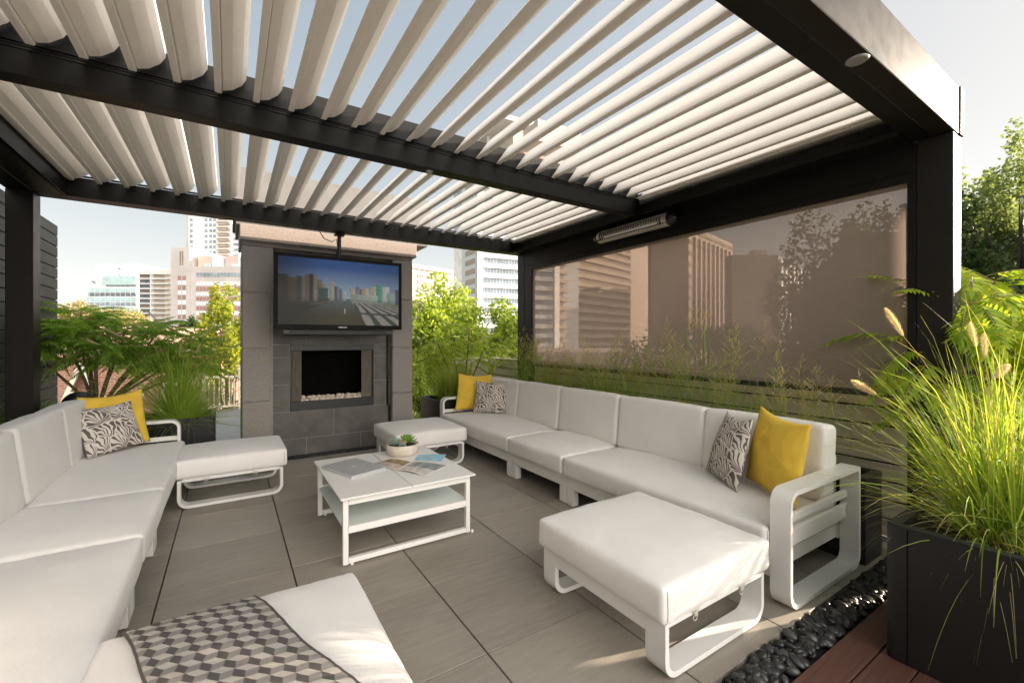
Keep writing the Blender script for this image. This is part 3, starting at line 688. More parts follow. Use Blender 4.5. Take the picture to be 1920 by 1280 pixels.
# ------------------------------------------------------------------ television
TX, TY, TZ = 1.03, 5.0, 1.806
tv = thing('television', (TX, TY, TZ), 'flat television showing a city river view, hung from the rear pergola beam before the fireplace', 'television')
m = MB(); hw, hh = .655, .386
m.box((-hw, -.03, -hh), (hw, .02, hh), .006); m.build('case', 'tv_plastic', tv)
m = MB(); m.ring(rrect(-hw, hw, -hh, hh, (.006,) * 4, 2), rrect(-hw + .035, hw - .035, -hh + .045, hh - .035, (.001,) * 4, 2), 'y', -.036, -.0305); m.build('bezel', 'tv_plastic', tv)
m = MB(); m.box((-.35, .021, -.25), (.35, .06, .25), .01); m.build('rear_housing', 'tv_plastic', tv)
def tv_color(u, v):
    # u 0..1 left-right, v 0..1 bottom-top ; linear colours
    hz = .41
    lerp = lambda a, b, t: tuple(a[i] + (b[i] - a[i]) * max(0, min(1, t)) for i in range(3))
    col = None
    if v > hz:
        t = (v - hz) / (1 - hz)
        col = lerp((.24, .31, .38), (.025, .07, .20), t * 1.25)
        col = tuple(c * (.75 + .35 * math.exp(-((u - .55) / .45) ** 2)) for c in col)
    B = [ # x0,x1,top,color
     (-.1, .085, .73, (.020, .020, .018)), (.085, .145, .69, (.075, .055, .035)), (.145, .185, .715, (.035, .034, .03)), (.185, .205, .70, (.12, .12, .115)),
     (.205, .24, .74, (.11, .075, .05)), (.24, .27, .755, (.018, .016, .015)), (.27, .30, .74, (.16, .14, .115)), (.30, .34, .68, (.13, .10, .075)), (.34, .375, .62, (.20, .18, .15)),
     (.31, .385, .56, (.03, .06, .05)), (.395, .435, .665, (.26, .25, .19)), (.435, .455, .60, (.06, .08, .11)), (.455, .475, .585, (.16, .17, .2)), (.475, .495, .565, (.10, .11, .14)), (.495, .53, .525, (.26, .27, .3)),
     (.56, .605, .585, (.30, .25, .20)), (.605, .645, .61, (.13, .14, .18)), (.645, .655, .57, (.06, .06, .08)), (.655, .69, .59, (.28, .20, .16)), (.69, .72, .585, (.38, .33, .25)), (.72, .75, .60, (.20, .28, .24)),
     (.75, .785, .625, (.34, .29, .22)), (.785, .84, .66, (.06, .22, .16)), (.84, .90, .635, (.38, .38, .37)), (.90, .93, .55, (.26, .17, .15)), (.88, .955, .535, (.20, .27, .23)), (.955, 1.1, .60, (.07, .08, .12)), (.56, .80, .49, (.24, .27, .22))]
    for (x0, x1, top, c) in B:
        base = hz - .035 - (.0 if .3 < u < .9 else .05)
        if x0 <= u < x1 and base < v < top:
            st = .85 + .30 * ((int(v * 120) % 2)) * (1 if u > .5 else .35)
            ed = .8 + .4 * ((u - x0) / (x1 - x0))
            col = tuple(a * st * ed for a in c)
            if x0 < .3: col = tuple(a * (1 + 1.2 * max(0, .6 - v)) for a in col)
    if col is None or (v < hz - .06 and not (.78 < u < .9 and v > .36)) :
        if v <= hz:
            dep = (hz - v) / hz
            L = .50 - .50 * dep ** .8 * 1.05; Rr = .565 + .14 * dep ** 1.1
            if u < Rr and (u > L or dep > .25):
                base = lerp((.10, .13, .14), (.045, .040, .008), dep * 1.6)
                fall = max(.25, 1 - abs(u - .52) * 1.7)
                c2 = tuple(a * fall for a in base)
                if u < L: c2 = (.018, .016, .010)
            elif u < .55:
                c2 = (.035, .032, .022)
                if abs(v - (.36 + .1 * u)) < .006 or abs(v - (.20 + .42 * u)) < .007: c2 = (.14, .13, .11)
            else:
                w_ = (u - Rr) / max(.02, (.16 + 1.05 * dep))
                if w_ < 1:
                    s_ = (math.sin(w_ * 48 + 2 + dep * 5) > -.35)
                    band = abs(dep - (.52 + .12 * w_)) < .035
                    c2 = (.03, .05, .03) if band or not s_ else (.30, .275, .245)
                    if dep < .14: c2 = (.24, .26, .20)
                elif w_ < 1.25: c2 = (.13, .17, .06)
                else: c2 = (.20, .20, .17) if math.sin(w_ * 40) > 0 else (.05, .06, .05)
            if .515 < u < .523 and .19 < v < .26: c2 = (.55, .55, .5)
            if col is None or v < hz - .03: col = c2
    if col is None: col = (.1, .1, .1)
    k = 1 + .30 * noise.noise(Vector((u * 60, v * (8 if v < hz else 40), 1))) + .22 * noise.noise(Vector((u * 150, v * 90, 4)))
    if v > hz + .02 and col[2] > .1 and v > .62 and u > .27: k = 1
    if u < .32: k *= .35 + 2.0 * u
    if v < hz: k *= .75
    return tuple(max(0, q * k) for q in col)
NX, NZ = 420, 240
xs_ = np.linspace(-hw + .034, hw - .034, NX + 1); zs_ = np.linspace(-hh + .044, hh - .034, NZ + 1)
V = np.array([(x, -.0315, z) for z in zs_ for x in xs_], dtype=np.float32)
ii, jj = np.meshgrid(np.arange(NX), np.arange(NZ)); base = (jj * (NX + 1) + ii).ravel()
F = np.stack([base, base + 1, base + NX + 2, base + NX + 1], 1)
scr = npmesh('screen', V, F, 4, 'tv_image', tv)
cols = np.array([tv_color((x + hw - .034) / (2 * hw - .068), (z + hh - .044) / (2 * hh - .078)) for z in zs_ for x in xs_], dtype=np.float32).reshape(NZ + 1, NX + 1, 3)
# radial blur of the broadcast picture itself, as filmed from a moving camera
cz, cx = int(NZ * .46), int(NX * .53); acc = np.zeros_like(cols); steps = 14
gj, gi = np.mgrid[0:NZ + 1, 0:NX + 1]
for s_ in range(steps):
    f_ = 1 - .045 * s_ / steps
    acc += cols[np.clip((cz + (gj - cz) * f_).round().astype(int), 0, NZ), np.clip((cx + (gi - cx) * f_).round().astype(int), 0, NX)]
cols = acc / steps
def set_picture(o, cols):
    a = o.data.color_attributes.new('picture', 'FLOAT_COLOR', 'POINT')
    c4 = np.ones((len(o.data.vertices), 4), dtype=np.float32); c4[:, :3] = np.asarray(cols).reshape(-1, 3); a.data.foreach_set('color', c4.ravel())
set_picture(scr, cols)
def text(name, body, size, mat, parent, loc, rot, ext=.0004, bold=0, align='CENTER'):
    cu = bpy.data.curves.new(name, 'FONT'); cu.body = body; cu.size = size; cu.extrude = ext; cu.offset = bold; cu.align_x = align; cu.resolution_u = 2
    o = bpy.data.objects.new(name, cu); COL.objects.link(o)
    dg = bpy.context.evaluated_depsgraph_get(); me = bpy.data.meshes.new_from_object(o.evaluated_get(dg)); me.name = name
    bpy.data.objects.remove(o)
    o = bpy.data.objects.new(name, me); COL.objects.link(o); me.materials.clear(); me.materials.append(MATS[mat]); o.location = loc; o.rotation_euler = rot; o.parent = parent
    return o
text('brand_mark', 'SAMSUNG', .019, 'logo_white', tv, (0, -.0368, -hh + .013), (R(90), 0, 0), .0004, .0006)
m = MB(); m.tube([(-.02, .035, .2), (-.02, .035, 2.46 - TZ)], .020, 16); m.box((-.07, -.01, 2.44 - TZ), (.03, .08, 2.457 - TZ), .002); m.box((-.12, .0215, -.1), (.08, .065, .32), .003); m.build('ceiling_mount', 'steel_black', tv, auto=40)
m = MB(); m.tube([(-.22, .02, 2.455 - TZ), (-.18, .015, 2.39 - TZ), (-.10, .01, 2.36 - TZ), (-.055, .0, 2.40 - TZ), (-.045, .0, 2.30 - TZ), (-.06, .0, 2.18 - TZ)], .005, 6); m.build('cable', 'gloss_black', tv, True)
sb = thing('sound_bar', (1.015, 5.0, 1.382), 'long black sound bar directly below the television', 'sound bar')
m = MB(); m.prism(rrect(-.03, .035, -.032, .032, (.012, .012, .012, .012), 4), 'x', -.555, .555); m.build('body', 'steel_black', sb, auto=40)
m = MB(); m.box((-.50, -.034, -.022), (.50, -.0305, .022), .002); m.build('speaker_cloth', 'black_box', sb)
m = MB(); m.box((-.3, .036, -.01), (-.26, .06, .15)); m.box((.26, .036, -.01), (.3, .06, .15)); m.build('bracket', 'steel_black', sb)

# ------------------------------------------------------------------ sofas
BW, BT = .095, .022       # flat bar width, thickness
def arm_loop(parent, y0, name='arm'):
    """front is -x ; loop in plane y, from x=.0 to .82"""
    o_ = rrect(0, .82, 0.006, .578, (.085, .075, .006, .075)); i_ = rrect(BT, .82 - BT, .006 + BT, .578 - BT, (.063, .053, .002, .053))
    m = MB(); m.ring(o_, i_, 'y', y0, y0 + BW); o = m.build(name, 'white_powder', parent, auto=35)
    return o
def sofa_module(name, loc, width, backs, arm, label, rz=0):
    """local: x 0 (front) .. .86 (back), y 0..width ; arm: None | 'near' | 'far'"""
    t = thing(name, loc, label, 'sofa', None, rz)
    a0 = BW if arm == 'near' else 0; a1 = width - (BW if arm == 'far' else 0)
    # frame rails
    m = MB()
    m.box((.012, a0 + .001, .137), (.032, a1 - .001, .232), .002); m.box((.78, a0 + .001, .137), (.80, a1 - .001, .232), .002)
    for y in (a0 + .003, a1 - .023): m.box((.033, y, .15), (.779, y + .02, .228), .002)
    k = int((a1 - a0) / .1)
    for i in range(1, k): m.box((.034, a0 + (a1 - a0) * i / k - .02, .215), (.778, a0 + (a1 - a0) * i / k + .02, .2275))
    m.build('seat_frame', 'white_powder', t)
    # back frame
    m = MB(); m.box((.786, a0 + .06, .45), (.806, a1 - .06, .50), .002); m.box((.786, a0 + .06, .57), (.806, a1 - .06, .61), .002)
    for y in (a0 + .02, a1 - .06): m.box((.785, y, .233), (.807, y + .04, .62), .002)
    m.build('back_frame', 'white_powder', t)
    for (x, y, side_) in ((.010, a0, 'n'), (.010, a1 - .085, 'f'), (.735, a0, 'n'), (.735, a1 - .085, 'f')):
        if (side_ == 'n' and arm == 'near') or (side_ == 'f' and arm == 'far'): continue
        m = MB(); m.box((x, y + .002, 0.008), (x + .055, y + .083, .136), .003); m.box((x + .01, y + .02, 0), (x + .045, y + .06, .008)); m.build('leg', 'white_powder', t)
    if arm:
        y0 = 0 if arm == 'near' else width - BW
        ar = arm_loop(t, y0)
        yi = y0 + (.055 if arm == 'near' else .012)
        for (z0, z1) in ((.272, .355), (.392, .432)):
            m = MB(); m.box((BT + .001, yi, z0), (.82 - BT - .001, yi + .022, z1), .002); m.build('arm_slat', 'white_powder', ar)
    L = a1 - a0
    s_ = cushion('seat_cushion', (-.035, a0 + .006, .238), (.80, L - .012, .148), t, r=.022, puff=.030, nx=26, ny=int(36 * L / .8), seed=loc[1] * 3)
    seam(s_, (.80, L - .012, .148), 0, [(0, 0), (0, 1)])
    n = len(backs) - 1
    for i in range(n):
        b = cushion('back_cushion', (.555, backs[i] + .001, .39), (.17, backs[i + 1] - backs[i] - .002, .435), t, rot=(0, R(6.5), 0), r=.026, puff=.010, side=.007, nx=12, ny=26, nz=16, seed=i * 7 + loc[1])
    return t
FX = 2.235
d0 = 1.018
sofa_module('sofa_section', (FX, d0, 0), 1.655, [.095, .845, 1.652], 'near', 'white two-seat sofa section with an open arm, nearest the camera on the right side')
sofa_module('sofa_section', (FX, 2.676, 0), .798, [0, .797], None, 'armless white single seat section in the middle of the right-hand sofa')
sofa_module('sofa_section', (FX, 3.477, 0), 1.65, [0, .755, 1.55], 'far', 'far white two-seat section of the right-hand sofa, its arm beside the rear post')
# left sofa is the mirror image: rotate 180 degrees
LX = -.375
sofa_module('sofa_section', (LX, 5.085, 0), 1.625, [.095, .80, 1.60], 'near', 'white two-seat sofa section on the left side with its arm towards the fireplace', R(180))
sofa_module('sofa_section', (LX, 3.458, 0), .775, [0, .775], None, 'armless white single seat section in the middle of the left-hand sofa', R(180))
sofa_module('sofa_section', (LX, 2.68, 0), 1.66, [0, .78, 1.56], 'far', 'white two-seat sofa section at the left edge of the picture, nearest the camera', R(180))

def ottoman(loc, label, w=.77, d=.79):
    t = thing('ottoman', loc, label, 'ottoman', 'square white ottomans')
    for y0 in (.015, d - .015 - BW):
        m = MB(); m.ring(rrect(.03, w - .03, .006, .226, (.075, .075, .004, .004)), rrect(.03 + BT, w - .03 - BT, .006 + BT, .226 - .014, (.055, .055, .002, .002)), 'y', y0, y0 + BW)
        m.build('leg_loop', 'white_powder', t, auto=35)
    m = MB()
    for x in (.031, w - .051): m.box((x, .015 + BW + .001, .158), (x + .02, d - .016 - BW, .225), .002)
    m.box((.06, .02, .2262), (w - .06, d - .02, .2345)); m.build('rail', 'white_powder', t)
    c = cushion('cushion', (0, 0, .236), (w, d, .142), t, r=.02, puff=.030, nx=30, ny=30, seed=loc[0] * 5 + loc[1])
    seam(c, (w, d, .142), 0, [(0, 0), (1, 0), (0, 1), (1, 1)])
    for x in (w * .27, w * .70):
        m = MB(); m.tube([(x - .022, .006, .232), (x, .004, .218), (x + .022, .006, .232)], .0022, 6); m.tube([(x + .013 * math.cos(a), .010, .200 + .012 * math.sin(a)) for a in [i * .7 for i in range(10)]], .0022, 6)
        m.box((x - .010, .003, .208), (x + .010, .012, .226), .002); m.build('strap_clip', 'strap', t)
    return t
ottoman((1.355, 1.055, 0), 'square white ottoman at the near end of the right-hand sofa, beside the pebbles')
ottoman((-.365, 4.165, 0), 'square white ottoman pushed against the left-hand sofa in front of the fireplace', .78, .66)
ottoman((1.345, 4.145, 0), 'square white ottoman beside the far end of the right-hand sofa, behind the planted bowl', .775, .76)
ottoman((-.345, 1.045, 0), 'square white ottoman at the bottom edge of the picture with the patterned throw over it')

# ------------------------------------------------------------------ patterned throw
def cube_col(x, y, a=.040):
    """tumbling blocks pattern, three tones"""
    s3 = math.sqrt(3)
    # axial coordinates of rhombille tiling via hex centres
    q = (2 / 3 * x) / a; r = (-x / 3 + s3 / 3 * y) / a
    # cube rounding to nearest hexagon centre
    cx_, cz_ = q, r; cy_ = -cx_ - cz_
    rx, ry, rz_ = round(cx_), round(cy_), round(cz_)
    dx, dy, dz = abs(rx - cx_), abs(ry - cy_), abs(rz_ - cz_)
    if dx > dy and dx > dz: rx = -ry - rz_
    elif dy > dz: ry = -rx - rz_
    else: rz_ = -rx - ry
    hx = a * 1.5 * rx; hy = a * s3 * (rz_ + rx / 2)
    ang = math.degrees(math.atan2(y - hy, x - hx)) % 360
    if ang < 120: k = 0
    elif ang < 240: k = 1
    else: k = 2
    return k
TC = [(.235, .22, .205), (.095, .088, .085), (.42, .39, .355)]
throw = thing('throw_blanket', (0, 0, 0), 'grey and cream throw blanket with a cube pattern draped over the nearest ottoman', 'throw blanket')
NXT, NYT = 190, 340
Vt = []; Ct = []
yfar = 1.842
for j in range(NYT + 1):
    for i in range(NXT + 1):
        u = i / NXT; v = j / NYT
        s_ = v * 1.02              # length along y from the far hem towards the camera
        y = yfar - s_ * .98; x = -.305 + .355 * u + .345 * s_ + .012 * math.sin(v * 9 + 1)
        z = .4165 + .0035 * noise.noise(Vector((x * 9, y * 9, 0))) + .004 * abs(noise.noise(Vector((x * 3, y * 22, 3))))
        ex = max(0, (-.285 - x)); z -= ex * 1.2
        if y > 1.80: z -= (y - 1.80) * .55 + (max(0, y - 1.825) * 1.6)
        a = max(0, 1 - abs((x - .04) / .385) ** 3.2) * max(0, 1 - abs((y - 1.44) / .395) ** 3.2)
        z += -.030 + .030 * a + .0015
        if u > .97 or u < .03: z -= .0015
        Vt.append((x, y, z))
        k = cube_col(u * .355, s_, .031)
        c = TC[k]; n_ = .88 + .22 * rnd.random()
        if u > .975 or v < .006 or u < .02: c = (.10, .09, .085)
        Ct.append(tuple(q * n_ for q in c))
ii, jj = np.meshgrid(np.arange(NXT), np.arange(NYT)); base = (jj * (NXT + 1) + ii).ravel()
F = np.stack([base, base + NXT + 1, base + NXT + 2, base + 1], 1)
bl = npmesh('blanket', np.array(Vt), F, 4, 'throw_weave', throw, True); set_picture(bl, Ct)
so = bl.modifiers.new('thickness', 'SOLIDIFY'); so.thickness = .005; so.offset = 1

# ------------------------------------------------------------------ pillows
def pillow(name, mat, bl_, br, tl, tr, th, label, cat='pillow', N=40, seed=0):
    bl_, br, tl, tr = map(Vector, (bl_, br, tl, tr)); c0 = (bl_ + br + tl + tr) / 4
    nrm = ((br - bl_).cross(tl - bl_)).normalized()
    m = MB(); uvs = []
    for side_ in (1, -1):
        vs = []
        for j in range(N + 1):
            for i in range(N + 1):
                u = i / N; v = j / N
                a = 2 * u - 1; b = 2 * v - 1
                # edges curve inwards between pointed corners
                pu = .5 + .5 * a * (1 - .055 * (1 - b * b)); pv = .5 + .5 * b * (1 - (.055 + (.09 if b > 0 else 0)) * (1 - a * a))
                p = bl_.lerp(br, pu).lerp(tl.lerp(tr, pu), pv)
                h = th * (max(0, 1 - a * a) ** .62) * (max(0, 1 - b * b) ** .62)
                wr = noise.noise(Vector((a * 2.4 + seed, b * 2.4, side_ * 3))) * .007 + noise.noise(Vector((a * 7, b * 7 + seed, side_))) * .003
                edge = (1 - max(abs(a), abs(b)))
                h += wr * min(1, edge * 6)
                p = p + nrm * side_ * h
                # sag towards the bottom
                vs.append(p - c0)
        k0 = len(m.v)
        fs = []
        for j in range(N):
            for i in range(N):
                q = (j * (N + 1) + i, j * (N + 1) + i + 1, (j + 1) * (N + 1) + i + 1, (j + 1) * (N + 1) + i)
                fs.append(q if side_ == 1 else q[::-1])
        m.add(vs, fs)
    me = bpy.data.meshes.new(name); me.from_pydata(m.v, [], m.f); me.update()
    o = bpy.data.objects.new(name, me); COL.objects.link(o); me.materials.append(MATS[mat]); o.location = c0
    uvl = me.uv_layers.new(name='UVMap'); n1 = (N + 1) ** 2
    for li, lp in enumerate(me.loops):
        vi = lp.vertex_index % n1; uvl.data[li].uv = ((vi % (N + 1)) / N + (lp.vertex_index // n1) * 1.7 + seed, (vi // (N + 1)) / N + seed * .37)
    weld(o, .0002)
    tag(o, label, cat); return o
pillow('pillow', 'yellow_fabric', (-1.03, 4.74, .43), (-.575, 4.90, .425), (-1.035, 4.86, .845), (-.64, 4.96, .885), .075, 'plain yellow pillow standing behind the patterned one on the left-hand sofa', seed=1)
pillow('pillow', 'print_fabric', (-.885, 4.455, .405), (-.60, 4.80, .435), (-1.045, 4.70, .775), (-.69, 4.78, .805), .07, 'black and cream swirl patterned pillow on the left-hand sofa', seed=2)
pillow('pillow', 'yellow_fabric', (2.37, 4.98, .42), (2.82, 4.80, .43), (2.43, 5.0, .885), (2.86, 4.90, .86), .07, 'plain yellow pillow in the far corner of the right-hand sofa', seed=3)
pillow('pillow', 'print_fabric', (2.505, 4.76, .41), (2.77, 4.42, .415), (2.58, 4.80, .80), (2.885, 4.50, .80), .065, 'black and cream swirl patterned pillow at the far end of the right-hand sofa', seed=5)
pillow('pillow', 'print_fabric', (2.74, 1.79, .42), (2.50, 1.43, .405), (2.80, 1.67, .83), (2.66, 1.42, .83), .065, 'black and cream swirl patterned pillow turned edge-on at the near end of the right-hand sofa', seed=8)
pillow('pillow', 'yellow_fabric', (2.79, 1.54, .425), (2.53, 1.13, .385), (2.76, 1.43, .905), (2.65, 1.10, .85), .08, 'large yellow pillow leaning in the near corner of the right-hand sofa', seed=4)

# ------------------------------------------------------------------ coffee table
ct = thing('coffee_table', (.957, 3.06, 0), 'low white square coffee table with a frosted glass shelf', 'coffee table')
X0, X1, Y0, Y1 = .548 - .957, 1.366 - .957, 2.628 - 3.06, 3.50 - 3.06
for (a, b) in ((-.430, -.012), (-.006, .430)):
    m = MB(); m.box((a, -.480 + .01, .397), (b, .458, .408), .0015); m.build('tabletop_panel', 'white_powder', ct)
for y in (Y0, Y1 - .03):
    m = MB(); m.box((X0 + .031, y, .352), (X1 - .031, y + .03, .396), .002); m.box((X0 + .031, y, .188), (X1 - .031, y + .03, .228), .002); m.box((X0 + .031, y, .014), (X1 - .031, y + .03, .043), .002); m.build('frame_rail', 'white_powder', ct)
    for x in (X0, X1 - .03):
        m = MB(); m.box((x, y + .0005, .010), (x + .03, y + .0295, .3962), .002); m.box((x + .045, y + .008, 0), (x + .06, y + .022, .0165)); m.build('leg', 'white_powder', ct)
m = MB()
for x in (X0 + .004, X1 - .026): m.box((x, Y0 + .031, .372), (x + .022, Y1 - .031, .396), .001)
m.build('side_rail', 'white_powder', ct)
m = MB(); m.box((X0 + .004, Y0 + .032, .214), (X1 - .004, Y1 - .032, .223), .001); m.build('glass_shelf', 'frosted_glass', ct)
# laptop
lp = thing('laptop', (.728, 3.148, .409), 'closed silver laptop on the near left of the coffee table', 'laptop', None, R(0))
P4 = [(.548, 3.300), (.80, 3.39), (.912, 3.02), (.655, 2.91)]
c_ = Vector((.728, 3.148)); ang = math.atan2(3.39 - 3.300, .80 - .548); lp.rotation_euler = (0, 0, ang)
m = MB(); m.prism(rrect(-.135, .135, -.190, .190, (.012,) * 4, 4), 'z', 0, .0095); m.build('base', 'laptop', lp, auto=40)
m = MB(); m.prism(rrect(-.134, .134, -.189, .189, (.012,) * 4, 4), 'z', .0105, .0175); m.build('lid', 'laptop', lp, auto=40)
m = MB(); m.box((-.12, -.17, .0095), (.12, .17, .0105)); m.build('rubber_gap', 'gloss_black', lp)
# apple-shaped mark on the lid
pts = []
for k in range(40):
    a = 2 * math.pi * k / 40; rr = .0165 * (1 + .10 * math.cos(2 * a)); x, y = rr * math.cos(a), rr * 1.05 * math.sin(a)
    d_ = math.hypot(x - .0205, y - .002)
    if d_ < .0075:
        f_ = .0075 / max(d_, 1e-4); x = .0205 + (x - .0205) * f_; y = .002 + (y - .002) * f_
    if abs(a - math.pi / 2) < .25: y -= .003
    pts.append((x, y))
m = MB(); m.prism(pts, 'z', .0176, .0179); m.prism([(.0, .0185), (.004, .0195), (.009, .026), (.005, .0255), (.001, .0225)], 'z', .0176, .0179)
o = m.build('lid_mark', 'logo_white', lp); o.rotation_euler = (0, 0, R(-90))
# open magazine and a leaflet, printed pictures as colour grids
def page(name, corners, parent, fn, N=70, curl=0.0, z0=.0):
    A, B, C_, D = [Vector(c) for c in corners]; V = []; Cc = []
    for j in range(N + 1):
        for i in range(N + 1):
            u = i / N; v = j / N; p = A.lerp(B, u).lerp(D.lerp(C_, u), v)
            V.append((p.x, p.y, z0 + curl * math.sin(math.pi * min(1, u * 1.15)) * (1 - .3 * v))); Cc.append(fn(u, v))
    ii, jj = np.meshgrid(np.arange(N), np.arange(N)); b = (jj * (N + 1) + ii).ravel()
    o = npmesh(name, np.array(V), np.stack([b, b + 1, b + N + 2, b + N + 1], 1), 4, 'magazine_print', parent, True); set_picture(o, Cc)
    so = o.modifiers.new('paper', 'SOLIDIFY'); so.thickness = .0022; so.offset = -1
    return o
def nz2(x, y, s=0): return noise.noise(Vector((x, y, s)))
def pic_brown(u, v):
    if u < .03 or u > .97 or v < .03 or v > .97: return (.75, .73, .70)
    a = nz2(u * 5, v * 5, 1) + .5 * nz2(u * 14, v * 14, 2)
    if v > .5: return (.26 + .2 * a, .17 + .14 * a, .08 + .08 * a)
    return (.50 + .25 * a, .42 + .25 * a, .36 + .22 * a)
def pic_grey(u, v):
    if u < .03 or u > .95 or v < .04 or v > .96: return (.78, .76, .74)
    a = nz2(u * 6, v * 4, 5) + .5 * nz2(u * 16, v * 12, 6)
    if v > .45: return (.24 + .15 * a, .27 + .15 * a, .26 + .13 * a)
    return (.55 + .25 * a, .50 + .22 * a, .46 + .2 * a)
def pic_blue(u, v):
    a = nz2(u * 5, v * 5, 9)
    if (u - .35) ** 2 + (v - .4) ** 2 < .02 and a > -.1: return (.55, .30, .22)
    return (.30 + .15 * a, .58 + .12 * a, .74 + .08 * a)
mg = thing('open_magazine', (1.06, 3.0, .409), 'open glossy magazine lying between the laptop and the bowl', 'magazine')
L_ = lambda p: (p[0] - 1.06, p[1] - 3.0, 0)
page('left_page', [L_((.868, 3.20)), L_((.965, 2.945)), L_((1.13, 3.09)), L_((1.02, 3.25))], mg, lambda u, v: pic_brown(u, v), curl=.006, z0=.004)
page('right_page', [L_((.966, 2.945)), L_((1.09, 2.725)), L_((1.315, 2.86)), L_((1.131, 3.09))], mg, lambda u, v: pic_grey(u, v), curl=.009, z0=.004)
lf = thing('leaflet', (1.29, 3.12, .409), 'blue leaflet on the table edge beside the planted bowl', 'leaflet')
page('sheet', [(-.13, .01, 0), (.03, -.13, 0), (.135, .03, 0), (-.06, .13, 0)], lf, pic_blue, 40, .003, .003)
# bowl of succulents
bw = thing('planter_bowl', (1.148, 3.362, .4085), 'round cream clay bowl planted with succulents on the coffee table', 'bowl')
m = MB(); m.lathe([(0, 0), (.098, 0), (.112, .006), (.124, .04), (.127, .078), (.122, .084), (.116, .080), (.112, .06), (0, .06)], 48); m.build('bowl', 'concrete_pot', bw, True)
m = MB(); m.lathe([(0, .066), (.05, .068), (.1135, .064)], 32); m.build('soil', 'soil', bw, True)
def rosette(name, mat, c, n, L, wd, tilt0, tilt1, parent, up=.0):
    m = MB()
    for k in range(n):
        t = k / n; a = k * 2.39996; el_ = R(tilt0 + (tilt1 - tilt0) * t); l = L * (1 - .55 * t); w_ = wd * (1 - .35 * t)
        d = Vector((math.cos(a) * math.cos(el_), math.sin(a) * math.cos(el_), math.sin(el_))); s_ = Vector((-math.sin(a), math.cos(a), 0)); nrm = d.cross(s_)
        base = Vector(c) + Vector((0, 0, up + .02 * t)); P_ = []
        for (q, ww, th) in ((0, .35, .004), (.35, .8, .006), (.68, 1, .006), (.88, .62, .004), (1.0, .05, .001)):
            p = base + d * l * q + Vector((0, 0, l * .18 * q * q)); P_ += [p + s_ * w_ * ww * .5, p - nrm * th, p - s_ * w_ * ww * .5, p + nrm * th * .6]
        fs = [(4 * i + j, 4 * i + (j + 1) % 4, 4 * i + 4 + (j + 1) % 4, 4 * i + 4 + j) for i in range(4) for j in range(4)]
        m.add(P_, fs)
    return m.build(name, mat, parent, True)
rosette('rosette', 'succulent_green', (.042, .012, .075), 46, .088, .024, 8, 80, bw)
rosette('rosette', 'succulent_blue', (-.062, .022, .072), 40, .066, .026, 5, 80, bw)
rosette('rosette', 'succulent_blue', (-.02, -.05, .066), 22, .038, .018, 5, 80, bw)
m = MB()
for k in range(9): m.blob((-.012 + rnd.uniform(-.02, .02), -.02 + rnd.uniform(-.02, .02), .078 + rnd.uniform(0, .022)), (.014, .009, .012), (7, 5), rnd.random() * 3, .3)
m.build('bark_chips', 'terracotta_bit', bw)

# ------------------------------------------------------------------ planters
def planter(loc, size, label, rim=.02, rz=0, r=.01):
    sx, sy, sz = size
    t = thing('planter', loc, label, 'planter', None, rz)
    m = MB(); m.ring(rrect(0, sx, 0, sy, (r,) * 4, 5), rrect(rim, sx - rim, rim, sy - rim, (max(.002, r - rim),) * 4, 5), 'z', .0, sz); m.build('box', 'black_box', t, auto=35)
    m = MB(); m.ring(rrect(.004, sx - .004, .004, sy - .004, (r,) * 4, 5), rrect(rim + .022, sx - rim - .022, rim + .022, sy - rim - .022, (.004,) * 4, 5), 'z', sz + .0005, sz + .006); m.build('rim', 'black_rim', t, auto=35)
    if sy > 1: m = MB(); m.box((-.0015, sy - .075, .01), (0, sy - .071, sz - .003)); m.box((-.0015, sy - .071 - 1.2, .01), (0, sy - .067 - 1.2, sz - .003)); m.build('panel_joint', 'matt_black', t)
    m = MB(); m.box((rim + .001, rim + .001, sz - .09), (sx - rim - .001, sy - rim - .001, sz - .05)); m.build('soil', 'soil', t)
    return t
planter((2.285, -.75, .002), (.95, 1.43, .545), 'large black planter with tall fountain grass at the right edge of the deck', r=.035)
planter((3.085, 1.005, .002), (.26, 3.84, .50), 'long narrow black planter behind the right-hand sofa')
planter((2.27, 5.2, .002), (.72, .68, .50), 'square black planter with bright grass beside the right side of the fireplace')
planter((-.80, 5.50, .002), (.67, .62, .50), 'square black planter with fountain grass beside the left side of the fireplace')
planter((-1.42, 5.56, .002), (.58, .60, .62), 'black planter with the leafy sumac shrub beyond the left-hand sofa', r=.02)

